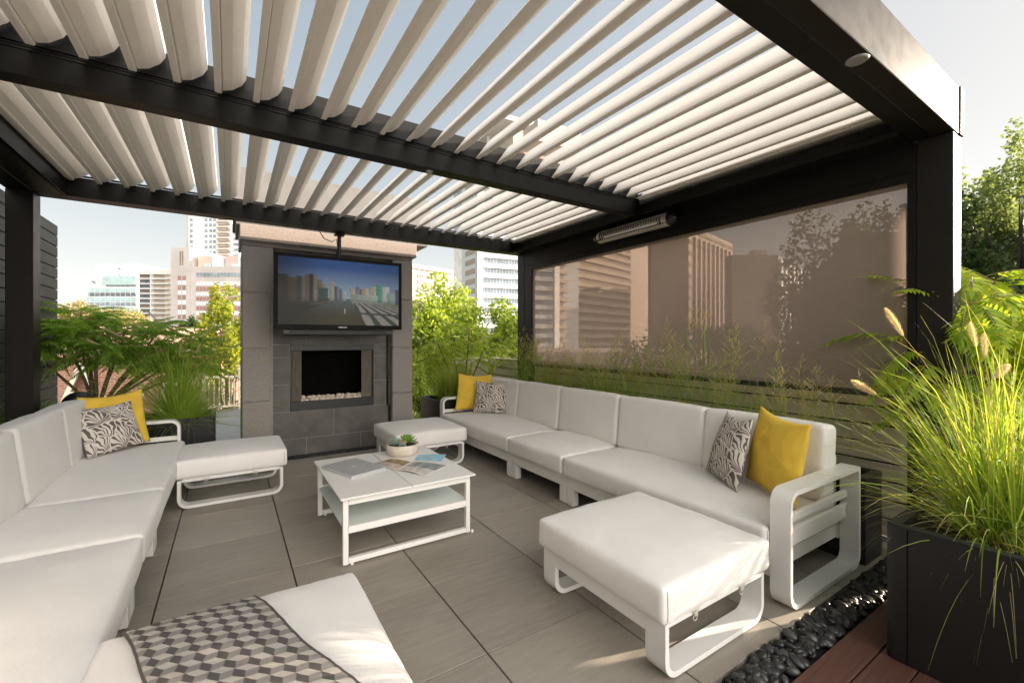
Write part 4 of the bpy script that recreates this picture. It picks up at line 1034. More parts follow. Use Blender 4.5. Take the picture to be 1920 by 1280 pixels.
# ------------------------------------------------------------------ grasses
rng = np.random.default_rng(11)
def blades(n, base_c, base_r, length, lean, width, droop, seg=6, bias=(0, 0), lo=.6, ell=(1, 1)):
    """arching leaf strips, vectorised; returns verts (n*(seg+1)*2,3) and faces"""
    a = rng.uniform(0, 2 * np.pi, n); rr = base_r * np.sqrt(rng.uniform(0, 1, n))
    bx = base_c[0] + rr * np.cos(a) * ell[0]; by = base_c[1] + rr * np.sin(a) * ell[1]; bz = base_c[2] + rng.uniform(-.02, .02, n)
    da = a + rng.normal(0, .8, n); ln = length * rng.uniform(lo, 1.05, n)
    tilt = np.abs(rng.normal(lean, lean * .55, n)) * (.4 + .8 * rr / max(base_r, 1e-6))
    dx = np.cos(da) * np.sin(tilt) + bias[0] * rng.uniform(.3, 1, n); dy = np.sin(da) * np.sin(tilt) + bias[1] * rng.uniform(.3, 1, n); dz = np.cos(tilt)
    nn = np.sqrt(dx * dx + dy * dy + dz * dz); dx, dy, dz = dx / nn, dy / nn, dz / nn
    dr = droop * rng.uniform(.4, 1.5, n)
    hx, hy = dx / np.sqrt(dx**2 + dy**2 + 1e-9), dy / np.sqrt(dx**2 + dy**2 + 1e-9)
    tw = rng.uniform(-1.2, 1.2, n)
    wx = -hy * np.cos(tw) ; wy = hx * np.cos(tw); wz = np.sin(tw)
    V = np.zeros((n, seg + 1, 2, 3)); p = np.stack([bx, by, bz], 1); d = np.stack([dx, dy, dz], 1)
    for k in range(seg + 1):
        t = k / seg
        w_ = width * (1 - t ** 1.6) * rng.uniform(.75, 1.0) + .0004
        W = np.stack([wx, wy, wz], 1) * w_ / 2
        V[:, k, 0] = p - W; V[:, k, 1] = p + W
        step = (ln / seg)[:, None]
        p = p + d * step
        g_ = dr * (t + .25) / seg
        d = d + np.stack([hx * g_ * .35, hy * g_ * .35, -g_], 1); d /= np.linalg.norm(d, axis=1)[:, None]
    b = (np.arange(n) * (seg + 1) * 2)[:, None] + (np.arange(seg) * 2)[None, :]
    F = np.stack([b, b + 1, b + 3, b + 2], -1).reshape(-1, 4)
    return V.reshape(-1, 3), F
def clear_of_sofa(V, F, seg, c):
    # drop blades that would run into the sofa arm
    B = V.reshape(-1, (seg + 1) * 2, 3); keep = ~(((B[..., 1] + c[1] > .97) & (B[..., 0] + c[0] < 3.08)).any(1))
    if c[1] > 2: keep[:] = True
    n_ = int(keep.sum()); b = (np.arange(n_) * (seg + 1) * 2)[:, None] + (np.arange(seg) * 2)[None, :]
    return B[keep].reshape(-1, 3), np.stack([b, b + 1, b + 3, b + 2], -1).reshape(-1, 4)
def merge(parts):
    Vs = []; Fs = []; k = 0
    for v, f in parts: Vs.append(v); Fs.append(f + k); k += len(v)
    return np.concatenate(Vs), np.concatenate(Fs)
def plume(base, tip, rad, n=260, parent=None, mat='plume'):
    """bottle brush seed head made of fine bristles"""
    base, tip = np.array(base, float), np.array(tip, float); ax = tip - base; L = np.linalg.norm(ax); ax /= L
    u = np.cross(ax, (0, 0, 1.0)); u /= (np.linalg.norm(u) + 1e-9); v = np.cross(ax, u)
    t = rng.uniform(0, 1, n); a = rng.uniform(0, 2 * np.pi, n)
    r = rad * np.sin(np.pi * np.clip(t * .92 + .06, 0, 1)) ** .6 * rng.uniform(.6, 1.1, n)
    p = base + ax * (t * L)[:, None]; d = u * np.cos(a)[:, None] + v * np.sin(a)[:, None] + ax * .8
    d /= np.linalg.norm(d, axis=1)[:, None]; s = np.cross(d, ax); s /= np.linalg.norm(s, axis=1)[:, None]
    w_ = .0007
    V = np.stack([p - s * w_, p + s * w_, p + d * r[:, None]], 1).reshape(-1, 3); F = np.arange(n * 3).reshape(-1, 3)
    return npmesh('seed_head', V, F, 3, mat, parent)
def set_tip(o, seg, amount=.75, power=3.0):
    n_ = len(o.data.vertices); k = (np.arange(n_) // 2) % (seg + 1)
    b = np.arange(n_) // (2 * (seg + 1)); r_ = np.random.default_rng(3).uniform(0, 1, b.max() + 1) ** 1.5
    a = o.data.attributes.new('tip', 'FLOAT', 'POINT'); a.data.foreach_set('value', ((k / seg) ** power * amount * r_[b]).astype(np.float32))
def stems(lines, rad, mat, parent, name='stem'):
    m = MB()
    for pts in lines: m.tube(pts, [rad * (1 - .6 * i / (len(pts) - 1)) for i in range(len(pts))], 4)
    return m.build(name, mat, parent)
def fountain(name, c, label, mat, n, length, lean, droop, rbase, plumes=(), bias=(0, 0), group=None, width=.006, ell=(1, 1), dead=60, cat='ornamental grass'):
    t = thing(name, c, label, cat, group)
    V, F = merge([blades(n, (0, 0, 0), rbase, length, lean, width, droop, 7, bias, .4, ell), blades(int(n * .35), (0, 0, 0), rbase * .8, length * .8, lean * .4, width, droop * .5, 7, bias, .45, ell)])
    V, F = clear_of_sofa(V, F, 7, c)
    set_tip(npmesh('leaves', V, F, 4, mat, t), 7, .85, 2.6)
    if dead:
        V, F = blades(dead, (0, 0, .02), rbase * 1.25, length * .5, 1.1, .0026, 4.2, 10, (0, 0), .3, ell); npmesh('dry_leaves', V, F, 4, 'panicle', t)
    for (dx, dy, h, tx_, ty_, L) in plumes:
        h *= 1.22; top = Vector((dx, dy, h)); tip = top + Vector((tx_, ty_, 1 - .5 * math.hypot(tx_, ty_))).normalized() * L
        stems([[(dx * .08, dy * .08, 0), (dx * .45, dy * .45, h * .62), (dx * .8, dy * .8, h * .88), tuple(top)]], .0016, 'panicle', t)
        plume(top, tip, .026, 1100, t)
    return t
Z0 = .47
fountain('fountain_grass', (2.66, .40, Z0), 'large clump of arching yellow-green fountain grass in the big black planter, nearest the camera', 'leaf_grass', 560, 1.05, .62, 1.5, .12,
         [(-.30, .24, .70, -.45, .25, .14), (.02, .06, .62, -.15, .0, .11), (-.10, .02, .56, .9, -.3, .11), (-.40, .30, .50, -.9, .4, .13), (.1, .1, .66, .3, .2, .12)], bias=(.07, .02), width=.0076, dead=520)
fountain('fountain_grass', (2.95, .10, Z0), 'clump of upright green fountain grass at the right edge of the big planter', 'leaf_grass', 420, .90, .5, 1.2, .12, [(-.1, .1, .6, -.2, .3, .1)], width=.0075, dead=380)
fountain('fountain_grass', (2.98, .46, Z0), 'loose fountain grass at the back of the big planter next to the sofa arm', 'leaf_grass', 170, .90, .75, 1.9, .08, [], bias=(.05, .18), width=.0072, dead=160)
fountain('fountain_grass', (-.42, 5.68, .45), 'green fountain grass with pale seed heads in the planter left of the fireplace', 'leaf_fountain', 1100, 1.12, .72, 1.1, .14,
         [(-.45, -.05, .72, -.9, 0, .17), (-.30, -.1, .80, -.8, .1, .16), (-.62, 0, .66, -1, .1, .16), (.30, -.05, .72, .8, 0, .16), (.42, 0, .62, 1.0, .1, .15), (.0, -.2, .56, .1, -.2, .13), (.13, -.15, .58, .3, 0, .12), (.2, .1, .74, .5, 0, .14), (-.2, .1, .86, -.6, 0, .16)], width=.005)
fountain('fountain_grass', (2.58, 5.50, .45), 'bright lime fountain grass in the planter right of the fireplace', 'leaf_grass', 1200, .72, .42, .5, .15, width=.005, dead=40)
# switch grass behind the sofa, one clump per thing
def switch_clump(x, y, h, label, n=46, pan=12):
    t = thing('switch_grass', (x, y, .44), label, 'ornamental grass', 'switch grass clumps in the long planter behind the sofa')
    lines = []; LV = []; LF = []; PV = []
    for k in range(n):
        a = rnd.uniform(0, 6.28); r0 = rnd.uniform(0, .07); ln = h * rnd.uniform(.45, 1.0); le = rnd.gauss(0, .16); ly = rnd.gauss(0, .22)
        p = Vector((r0 * math.cos(a) * .8, r0 * math.sin(a) * 1.6, 0)); d = Vector((le * .7 - .03, ly, 1)).normalized(); pts = [p.copy()]
        for s_ in range(6):
            p = p + d * ln / 6; d = (d + Vector((le * .12, ly * .10, -.03))).normalized(); pts.append(p.copy())
            if 0 < s_ < 5 and rnd.random() < .8:
                aa = rnd.uniform(0, 6.28); q = p.copy(); dd = (d * .9 + Vector((math.cos(aa) * .55, math.sin(aa) * .8, 0))).normalized(); L_ = rnd.uniform(.12, .26) * h
                sdir = dd.cross(Vector((0, 0, 1))).normalized() * .5 + Vector((0, 0, .5)) * rnd.uniform(-1, 1); w_ = .0055
                k0 = len(LV)
                for j in range(4):
                    ww = w_ * (1 - (j / 3) ** 1.5) + .0003; LV += [tuple(q - sdir * ww), tuple(q + sdir * ww)]
                    q = q + dd * L_ / 3; dd = (dd + Vector((0, 0, -.16))).normalized()
                for j in range(3): LF.append((k0 + 2 * j, k0 + 2 * j + 1, k0 + 2 * j + 3, k0 + 2 * j + 2))
        lines.append(pts)
        if k < pan:
            top = pts[-1]
            for q in range(46):
                aa = rnd.uniform(0, 6.28); hh = rnd.uniform(-.10, .16); rr = max(.01, .075 * (1 - (hh / .18))) * rnd.uniform(.2, 1)
                c = Vector((top.x + rr * math.cos(aa), top.y + rr * math.sin(aa), top.z + hh + rr * .5)); s_ = Vector((rnd.uniform(-1, 1), rnd.uniform(-1, 1), rnd.uniform(-1, 1))).normalized() * .0022
                root = Vector((top.x, top.y, top.z + hh - .02)); 
                PV += [tuple(root), tuple(c + s_), tuple(c - s_)]
                PV += [tuple(c + s_ * 1.3), tuple(c + Vector((0, 0, .006))), tuple(c - s_ * 1.3)]
    stems(lines, .0014, 'leaf_switch', t)
    npmesh('leaves', np.array(LV), np.array(LF), 4, 'leaf_switch', t)
    npmesh('panicles', np.array(PV), np.arange(len(PV)).reshape(-1, 3), 3, 'panicle', t)
    V, F = blades(14 if y < 2.6 else 110, (0, 0, 0), .10, h * .5, .5, .005, .7, 5, (0, 0), .5, (.8, 2.0)); npmesh('base_leaves', V, F, 4, 'leaf_switch', t)
    return t
yy = 1.25; k = 0
ords = ['first', 'second', 'third', 'fourth', 'fifth', 'sixth', 'seventh', 'eighth', 'ninth', 'tenth', 'eleventh', 'twelfth']
hts = [.60, .74, .95, 1.10, 1.0, .78, .88, .80, .72, .76, .84, 1.10]
while k < 12:
    lab = ('tall ' if hts[k] > .9 else 'short ') + 'switch grass clump, %s from the near end of the planter behind the sofa' % ords[k]
    switch_clump(3.22 + rnd.uniform(-.03, .03), yy + .07, hts[k], lab, (34 if k < 5 else 62)); yy += .305; k += 1

# ------------------------------------------------------------------ sumac shrubs: compound fronds
def frond_data(base, d, L, droop, nl, ll, lw, V, F, RP):
    p = Vector(base); d = Vector(d).normalized(); side0 = d.cross(Vector((0, 0, 1)))
    if side0.length < .05: side0 = Vector((1, 0, 0))
    side0.normalize(); pts = [p.copy()]
    for k in range(nl):
        t = k / nl; p = p + d * L / nl; d = (d + Vector((0, 0, -droop / nl))).normalized(); pts.append(p.copy())
        side = d.cross(Vector((0, 0, 1))); side = side.normalized() if side.length > .05 else side0
        up = side.cross(d).normalized()
        sz = ll * (math.sin(math.pi * min(1, (t * .85 + .15))) ** .6) * rnd.uniform(.85, 1.1)
        if t < .12: continue
        for s_ in (-1, 1):
            dd = (side * s_ * .85 + d * .55 - Vector((0, 0, .28 + rnd.uniform(-.1, .15)))).normalized(); n_ = dd.cross(d).normalized()
            w_ = dd.cross(n_).normalized() * lw * .5
            k0 = len(V); q = p
            V += [tuple(q), tuple(q + dd * sz * .35 + w_), tuple(q + dd * sz * .35 - w_), tuple(q + dd * sz + Vector((0, 0, -.12 * sz)))]
            F += [(k0, k0 + 1, k0 + 3, k0 + 2)]
    V2 = len(V); V += [tuple(p), tuple(p + d * ll * .4 + side0 * lw * .5), tuple(p + d * ll * .4 - side0 * lw * .5), tuple(p + d * ll)]; F += [(V2, V2 + 1, V2 + 3, V2 + 2)]
    RP.append(pts)
def sumac(loc, trunks, label, mat, L=.42, nl=13, ll=.085, lw=.018, per=13, droop=1.0, dirbias=(0, 0)):
    t = thing('sumac_shrub', loc, label, 'shrub'); V = []; F = []; RP = []; m = MB()
    for pts in trunks:
        P_ = [Vector(p) for p in pts]; m.tube(P_, [.017 * (1 - .55 * i / (len(P_) - 1)) for i in range(len(P_))], 7)
        top = P_[-1]
        for k in range(per):
            a = k * 2.4 + rnd.random() * .6; el_ = rnd.uniform(-.15, .75)
            b = P_[-1].lerp(P_[-2], rnd.random() * .8) if k > per * .35 else top
            d = (math.cos(a) * math.cos(el_) + dirbias[0], math.sin(a) * math.cos(el_) + dirbias[1], math.sin(el_))
            frond_data(b, d, L * rnd.uniform(.7, 1.15), droop * rnd.uniform(.6, 1.3), nl, ll, lw, V, F, RP)
    m.build('trunk', 'bark', t, True)
    npmesh('leaves', np.array(V), np.array(F), 4, mat, t)
    stems(RP, .0022, 'dry_stem', t, 'leaf_stalks')
    return t
# left of the fireplace
def br(x, y, z): return [(0, 0, 0), (x * .35, y * .4, z * .38), (x * .75, y * .8, z * .72), (x, y, z)]
sumac((-1.13, 6.02, .55), [br(-.30, .2, .90), br(-.18, .1, .92), br(.22, 0, .86), br(.55, -.05, .64), br(.80, .1, .46), br(-.15, .15, 1.02), br(.50, .15, .92), br(-.05, .2, .72), br(.62, -.1, .55), br(.75, .1, .76), br(.1, .15, .62), br(-.5, .1, .70), br(.38, .2, .66), br(.0, -.1, .80)],
      'dark green leafy sumac shrub with brown branches left of the fireplace', 'leaf_sumac_dark', L=.44, nl=20, ll=.085, lw=.017, per=27)
sumac((3.0, 6.0, .3), [br(-.25, -.1, .95), br(.05, -.1, 1.15), br(.4, 0, 1.0), br(.62, -.1, .72), br(-.45, 0, .72), br(.2, .1, .65), br(-.5, -.2, .95)],
      'bright yellow-green sumac between the fireplace and the rear right pergola post', 'leaf_sumac_bright', L=.42, nl=13, ll=.095, lw=.022, per=13)
sumac((3.98, .84, .3), [br(-.35, -.15, 1.22), br(-.1, -.3, 1.10), br(.2, -.2, 1.28), br(.5, -.35, 1.15), br(.0, -.1, 1.38), br(.8, -.2, 1.25), br(.3, -.4, .95), br(-.5, -.05, 1.0), br(.6, -.1, 1.42), br(-.3, -.1, .80), br(1.0, -.3, 1.1)],
      'backlit yellow-green sumac hanging over the right edge beside the front pergola post', 'leaf_sumac_bright', L=.52, nl=18, ll=.12, lw=.028, per=18, droop=1.1)

# ------------------------------------------------------------------ trees
def tree(name, loc, h, crown, label, mat, n=9000, leaf=.11, clumps=60, trunk_r=.14, group=None, spread=.22, low=.3, seed=1, aspect=1.6, bark='bark_far'):
    """crown = (rx, ry, rz) with its centre at h - rz"""
    g = np.random.default_rng(seed); t = thing(name, loc, label, 'tree', group)
    rx, ry, rz = crown; cz = h - rz
    th = g.uniform(0, 2 * np.pi, clumps); ph = np.arccos(g.uniform(-.75, 1, clumps)); rr = g.uniform(.12, .78, clumps) ** .5
    lob = .92 + .14 * np.sin(3 * th + seed) + .10 * np.sin(5 * th + 2 * ph)
    C = np.stack([rx * rr * np.sin(ph) * np.cos(th) * lob, ry * rr * np.sin(ph) * np.sin(th) * lob, cz + rz * rr * np.cos(ph) * (1 + .1 * np.sin(4 * th))], 1)
    m = MB(); ph_ = [Vector((0, 0, 0)), Vector((.02 * h, .01 * h, h * .25)), Vector((-.01 * h, .02 * h, h * .5)), Vector((0, 0, h * .78))]
    m.tube(ph_, [trunk_r, trunk_r * .75, trunk_r * .5, trunk_r * .2], 8)
    for k in range(min(clumps, 34)):
        c = Vector(C[k]); s_ = ph_[1].lerp(ph_[3], g.uniform(0, .9)); mid = s_.lerp(c, .55) + Vector((0, 0, -.05 * h * g.uniform(0, 1)))
        m.tube([s_, mid, c], [trunk_r * .28, trunk_r * .15, trunk_r * .04], 5)
    m.build('trunk', bark, t, True)
    cs = g.uniform(.5, 1.25, clumps); idx = g.choice(clumps, n, p=cs ** 2 / np.sum(cs ** 2))
    off = g.normal(0, 1, (n, 3)); off /= (np.linalg.norm(off, axis=1)[:, None] + 1e-9); off *= (g.uniform(0, 1, n) ** .45)[:, None]
    s3 = np.array([rx, ry, rz]) ; s3 = s3 / s3.mean() * np.mean(crown) * spread
    P_ = C[idx] + off * s3 * cs[idx][:, None]
    d = g.normal(0, 1, (n, 3)); d[:, 2] -= .5; d /= np.linalg.norm(d, axis=1)[:, None]
    u = np.cross(d, g.normal(0, 1, (n, 3))); u /= np.linalg.norm(u, axis=1)[:, None]
    L = (leaf * g.uniform(.6, 1.2, n))[:, None]; W = L / aspect * .5
    V = np.stack([P_, P_ + d * L * .45 + u * W, P_ + d * L, P_ + d * L * .45 - u * W], 1).reshape(-1, 3)
    npmesh('crown', V, np.arange(n * 4).reshape(-1, 4), 4, mat, t)
    return t
def at(u, v, d):
    """world point seen at pixel (u, v) of the 1920 px photograph at depth d"""
    k = (u - 960) / 818; s, c = math.sin(YAW), math.cos(YAW)
    return Vector(((s + c * k) * d, (c - s * k) * d, EYE - (v - 636) / 818 * d))
def tree_at(u, vtop, d, wpx, label, mat, base=-9, hpx=None, **kw):
    p = at(u, vtop, d); r = wpx / 818 * d / 2; rz = (hpx or wpx) / 818 * d / 2
    return tree(kw.pop('name', 'tree'), (p.x, p.y, base), p.z - base, (r, r, rz), label, mat, **kw)
# right of the fireplace, backlit
tree_at(820, 505, 15, 190, 'bushy yellow-green tree directly right of the fireplace', 'leaf_tree_lime', n=15000, leaf=.16, clumps=90, hpx=330, seed=3)
tree_at(905, 545, 12, 190, 'feathery lime tree in front of the white striped tower', 'leaf_tree_lime', n=12000, leaf=.13, clumps=70, hpx=260, seed=4)
tree_at(955, 590, 17, 130, 'small yellow-green tree behind the wooden fence corner by the rear right post', 'leaf_tree_lime', n=7000, leaf=.15, clumps=50, hpx=200, seed=5)
tree_at(786, 690, 9, 70, 'low green bush against the right side of the fireplace', 'leaf_tree_lime', base=-.6, n=5000, leaf=.06, clumps=50, hpx=150, seed=6, name='bush', trunk_r=.03)
# left window
tree_at(425, 520, 16, 120, 'yellow-leaved tree left of the fireplace in front of the pink concrete building', 'leaf_tree_yellow', n=5200, leaf=.15, clumps=46, hpx=240, seed=7, spread=.2)
tree_at(395, 640, 22, 170, 'green tree below the yellow-leaved one left of the fireplace', 'leaf_tree_dark', n=6000, leaf=.18, clumps=50, hpx=160, seed=8)
tree_at(150, 545, 26, 130, 'pale olive tree at the far left in front of the teal glass building', 'leaf_tree_pale', n=6000, leaf=.19, clumps=50, hpx=130, seed=9)
tree_at(225, 560, 30, 120, 'pale olive tree before the white building with teal glass', 'leaf_tree_pale', n=5000, leaf=.2, clumps=50, hpx=120, seed=10)
tree_at(135, 590, 20, 120, 'mid green tree at the far left behind the brick house', 'leaf_tree_lime', n=5000, leaf=.18, clumps=50, hpx=120, seed=12)
tree_at(360, 585, 34, 60, 'small round green tree before the red windows of the concrete building', 'leaf_tree_dark', n=3000, leaf=.2, clumps=30, hpx=90, seed=13)
# behind the screen and at the right edge
tree_at(1600, 368, 16, 310, 'big dark broadleaf tree seen through the roller screen', 'leaf_tree_dark', n=30000, leaf=.20, clumps=130, hpx=560, seed=14, trunk_r=.3)
tree_at(1720, 350, 13, 250, 'dark broadleaf tree behind the right end of the roller screen', 'leaf_tree_dark', n=20000, leaf=.18, clumps=100, hpx=560, seed=15, trunk_r=.25)
tree_at(1915, 190, 12, 270, 'tall dark green tree at the right edge of the picture beyond the front post', 'leaf_tree_grey', n=17000, leaf=.12, clumps=120, hpx=560, seed=16, trunk_r=.16, spread=.14)
tree_at(1840, 290, 14, 200, 'dark green tree right beside the front right pergola post', 'leaf_tree_grey', n=12000, leaf=.16, clumps=80, hpx=400, seed=17, trunk_r=.2)
tree_at(1350, 600, 24, 420, 'low leafy tree below the brown tower seen through the screen', 'leaf_tree_dark', n=12000, leaf=.24, clumps=90, hpx=200, seed=18)

# ------------------------------------------------------------------ fences and walls close by
fn = thing('slat_fence', (3.62, 2.2, 0), 'horizontal tan slat fence beyond the right-hand sofa under the roller screen', 'fence')
for k in range(8):
    m = MB(); z0 = .02 + k * .121; m.box((0, -1.46, z0), (.022, 4.05, z0 + .108), .003); m.box((-.004, -1.46, z0 + .095), (0, 4.05, z0 + .108)); m.build('slat', 'tan_slat', fn)
m = MB(); m.box((.024, -1.46, .02), (.030, 4.05, .985)); m.build('backing', 'joint_dark', fn)
for y in (-1.42, 0, 1.6, 2.9, 4.0):
    m = MB(); m.box((.031, y - .03, 0), (.08, y + .03, .99), .003); m.build('post', 'tan_slat', fn)
m = MB(); m.box((-.02, -1.46, .992), (.09, 4.09, 1.012), .003); m.build('top_rail', 'tan_slat', fn)
fn = thing('slat_fence', (3.3, 6.28, 0), 'short grey slat fence return at the rear right corner of the terrace', 'fence')
for k in range(8):
    m = MB(); z0 = .02 + k * .121; m.box((-.35, 0, z0), (.30, .022, z0 + .108), .003); m.build('slat', 'tan_slat', fn)
m = MB(); m.box((-.35, -.02, .992), (.298, .05, 1.012), .003); m.build('top_rail', 'tan_slat', fn)
m = MB(); m.box((.22, -.012, 0), (.27, -.001, .99), .003); m.build('post', 'tan_slat', fn)
wl = thing('siding_wall', (-1.62, 3, 0), 'dark grey-green board clad wall along the left side of the terrace', 'wall')
m = MB()
for k in range(25):
    z0 = -.3 + k * .112; m.box((0, -7, z0 + .006), (.105, 3.45, z0 + .112), .004)
m.build('boards', 'dark_siding', wl); m = MB(); m.box((.01, -7, -.3), (.09, 3.44, 2.5)); m.build('core', 'joint_dark', wl)
m = MB(); m.blob((0, 0, .02), (.12, .12, .12), (20, 12)); m.lathe([(.10, -.7), (.12, -.68), (.13, .02), (.135, .03), (.125, .04)], 24)
o = m.build('lidded_pot', 'gloss_black', None, auto=40); o.location = (-1.10, 5.25, .715); tag(o, 'round black lidded pot standing behind the left-hand sofa by the dark wall', 'pot')
V, F = blades(260, (0, 0, 0), .12, .28, .6, .012, .9, 5); o = npmesh('leafy_plant', V, F, 4, 'leaf_sumac_dark'); o.location = (-1.36, 5.14, .58); tag(o, 'small green plant at the foot of the rear left pergola post', 'plant')
m = MB(); m.box((-1.47, 5.06, 0), (-1.25, 5.26, .60), .01); o = m.build('plant_pot', 'black_box'); tag(o, 'small black pot under the green plant by the rear left pergola post', 'pot')

# neighbour deck and white railing, lower level behind the left planter
m = MB()
for k in range(54): m.box((-3.2, 6.40 + k * .145, -.62), (1.6, 6.53 + k * .145, -.58), .003)
tag(m.build('neighbour_deck', 'grey_deck'), 'weathered grey boards of the lower deck behind the terrace', kind='structure')
rl = thing('balustrade', (-.1, 13.9, -.58), 'white slatted balustrade of the lower deck left of the fireplace', 'railing')
for x in (-1.3, -.5, .3):
    m = MB(); m.box((x, 0, 0), (x + .09, .09, 1.15), .008); m.box((x - .012, -.012, 1.15), (x + .102, .102, 1.19), .006); m.build('post', 'bcream', rl)
m = MB(); m.box((-1.3, .02, .86), (.38, .07, .92), .004); m.box((-1.3, .02, .08), (.38, .07, .13), .004); m.build('rail', 'bcream', rl)
for k in range(15):
    if k in (0, 7, 14): continue
    m = MB(); m.box((-1.28 + k * .114, .03, .131), (-1.25 + k * .114, .06, .859), .002); m.build('baluster', 'bcream', rl)

# ------------------------------------------------------------------ near rooftops on the left
bh = thing('brick_house', tuple(at(215, 636, 15)[:2]) + (-3,), 'orange brick house with a cream gable trim behind the sumac on the left', 'house', None, R(-12))
H0 = 3 + EYE - .38
m = MB(); m.box((-2.6, 0, -6), (3.0, 5, H0 - .25)); m.build('wall', 'brick', bh)
m = MB(); m.prism([(-.35, H0 - .24), (5.35, H0 - .24), (5.35, H0 - .12), (2.5, H0 + .10), (-.35, H0 - .14)], 'x', -2.8, 3.2); m.build('roof', 'rust_roof', bh)
# gable bargeboards project in front of the wall
gx = -.68; gz = 3 + EYE - 2.30
m = MB()
m.prism([(gx - .62, gz), (gx - .50, gz), (gx + .02, gz + 1.42), (gx - .08, gz + 1.52)], 'y', -.50, -.42)
m.prism([(gx + .62, gz - .1), (gx + .50, gz - .1), (gx + .03, gz + 1.20), (gx - .078, gz + 1.52), (gx + .03, gz + 1.5)], 'y', -.50, -.42)
m.prism([(gx - .33, gz + .46), (gx - .02, gz + .50), (gx - .02, gz + .58), (gx - .28, gz + .58)], 'y', -.50, -.42)
m.build('gable_trim', 'trim_cream', bh)
m = MB(); m.prism([(gx - .66, gz - .02), (gx - .09, gz + 1.56), (gx + .66, gz - .12), (gx + .60, gz - .12), (gx - .09, gz + 1.46), (gx - .60, gz - .02)][::-1], 'y', -.41, .0); m.build('gable_roof', 'rust_roof', bh)
for (x, z) in ((.2, H0 - 2.6), (1.3, H0 - 2.6)):
    m = MB(); m.box((x, -.03, z), (x + .6, .0, z + 1.1), .0); f_ = m.build('window', 'trim_cream', bh); m = MB(); m.box((x + .06, -.034, z + .06), (x + .54, -.0302, z + 1.04)); m.build('pane', 'window_dark', f_)
gh = thing('low_roof_house', tuple(at(345, 636, 20)[:2]) + (-3,), 'low house with a rust red roof between the sumac and the yellow tree', 'house', None, R(20))
m = MB(); m.box((-2.5, 0, -6), (2.5, 4, 3.6)); m.build('wall', 'bcream', gh)
m = MB(); m.prism([(-.4, 3.61), (4.4, 3.61), (2, 4.9)], 'x', -2.8, 2.8); m.build('roof', 'rust_roof', gh)
m = MB(); m.box((1.2, -.04, 1.9), (2.1, -.001, 3.1)); f_ = m.build('window', 'bwhite', gh); m = MB(); m.box((1.28, -.05, 1.98), (2.02, -.041, 3.02)); m.build('pane', 'window_dark', f_)

nb = thing('sun_blocker', (16.2, -3.0, -9), 'added unseen tan block right of the terrace, keeping the sun off the screen and sofas', 'house')  # added out of view to block the low sun
m = MB(); m.box((0, 0, 0), (8, 4.3, 14.36)); m.build('wall', 'btan', nb)
m = MB(); m.box((-.15, -.15, 14.361), (8.15, 4.45, 14.62), .01); m.build('parapet', 'bwhite', nb)
for z_ in (1.2, 4.2, 7.2, 10.2):
    for y_ in (.4, 1.7, 3.0):
        m = MB(); m.box((-.04, y_, z_), (-.001, y_ + .9, z_ + 1.5)); f_ = m.build('window', 'bwhite', nb); m = MB(); m.box((-.06, y_ + .07, z_ + .07), (-.041, y_ + .83, z_ + 1.43)); m.build('pane', 'window_dark', f_)
# ------------------------------------------------------------------ city buildings
def block(name, u0, u1, vtop, d, label, wall, depth=None, yaw=None, base=-30, dshift=0, cat='building'):
    """box building whose front face spans pixels u0..u1 at depth d; returns root with local x along the front, y away, z up"""
    a = at(u0, vtop, d); b = at(u1, vtop, d + dshift); wd = (Vector((b.x, b.y)) - Vector((a.x, a.y))).length
    ang = math.atan2(b.y - a.y, b.x - a.x); depth = depth or wd * .8
    t = thing(name, (a.x, a.y, base), label, cat, None, ang); h = a.z - base
    m = MB(); m.box((0, 0, 0), (wd, depth, h)); m.build('wall', wall, t)
    return t, wd, h, depth
def part(t, name, mat, a, b, parent=None):
    m = MB(); m.box(a, b); return m.build(name, mat, parent or t)
def zat(v, d, base=-30): return EYE - (v - 636) / 818 * d - base
# teal glass office, far left
T, W_, H_, D_ = block('glass_office', 152, 258, 545, 150, 'white office building with teal glass bands at the far left of the skyline', 'white_panel', 30)
z = lambda v: zat(v, 150)
for (v0, v1, x0, x1, mt) in ((518, 534, .38, .97, 'window_teal'), (534, 537, .45, .97, 'window_dark'), (540, 548, .14, .97, 'window_teal'), (549, 555, .14, .97, 'window_dark'), (557, 565, .1, .97, 'window_teal'), (567, 573, .1, .97, 'window_blue'), (576, 584, .1, .97, 'window_teal')):
    part(T, 'glass_band', mt, (W_ * x0, -.15, z(v1)), (W_ * x1, -.02, z(v0)))
part(T, 'wall', 'white_panel', (W_ * .38, .0, H_ + .001), (W_, 24, z(517))); part(T, 'wall', 'bwhite', (W_ * .13, 2, H_ + .002), (W_ * .378, 26, z(492))); part(T, 'wall', 'bwhite', (W_ * .38, 3, z(517) + .01), (W_ * .72, 26, z(494)))
part(T, 'roof_plant', 'bwhite', (W_ * .54, 5, z(494) + .01), (W_ * .71, 20, z(488))); part(T, 'roof_plant', 'bwhite', (W_ * .73, 5, z(517) + .01), (W_ * .86, 20, z(505)))
for k in range(9): part(T, 'mullion', 'white_panel', (W_ * (.16 + k * .09), -.22, z(584)), (W_ * (.165 + k * .09), -.151, z(536)))
for (x, v) in ((.52, 500), (.52, 512), (.70, 512), (.09, 525), (.12, 527)): part(T, 'window', 'window_blue', (W_ * x, 1.9 if x < .2 else 2.9, z(v + 3)), (W_ * (x + .04), 1.99 if x < .2 else 2.99, z(v)))
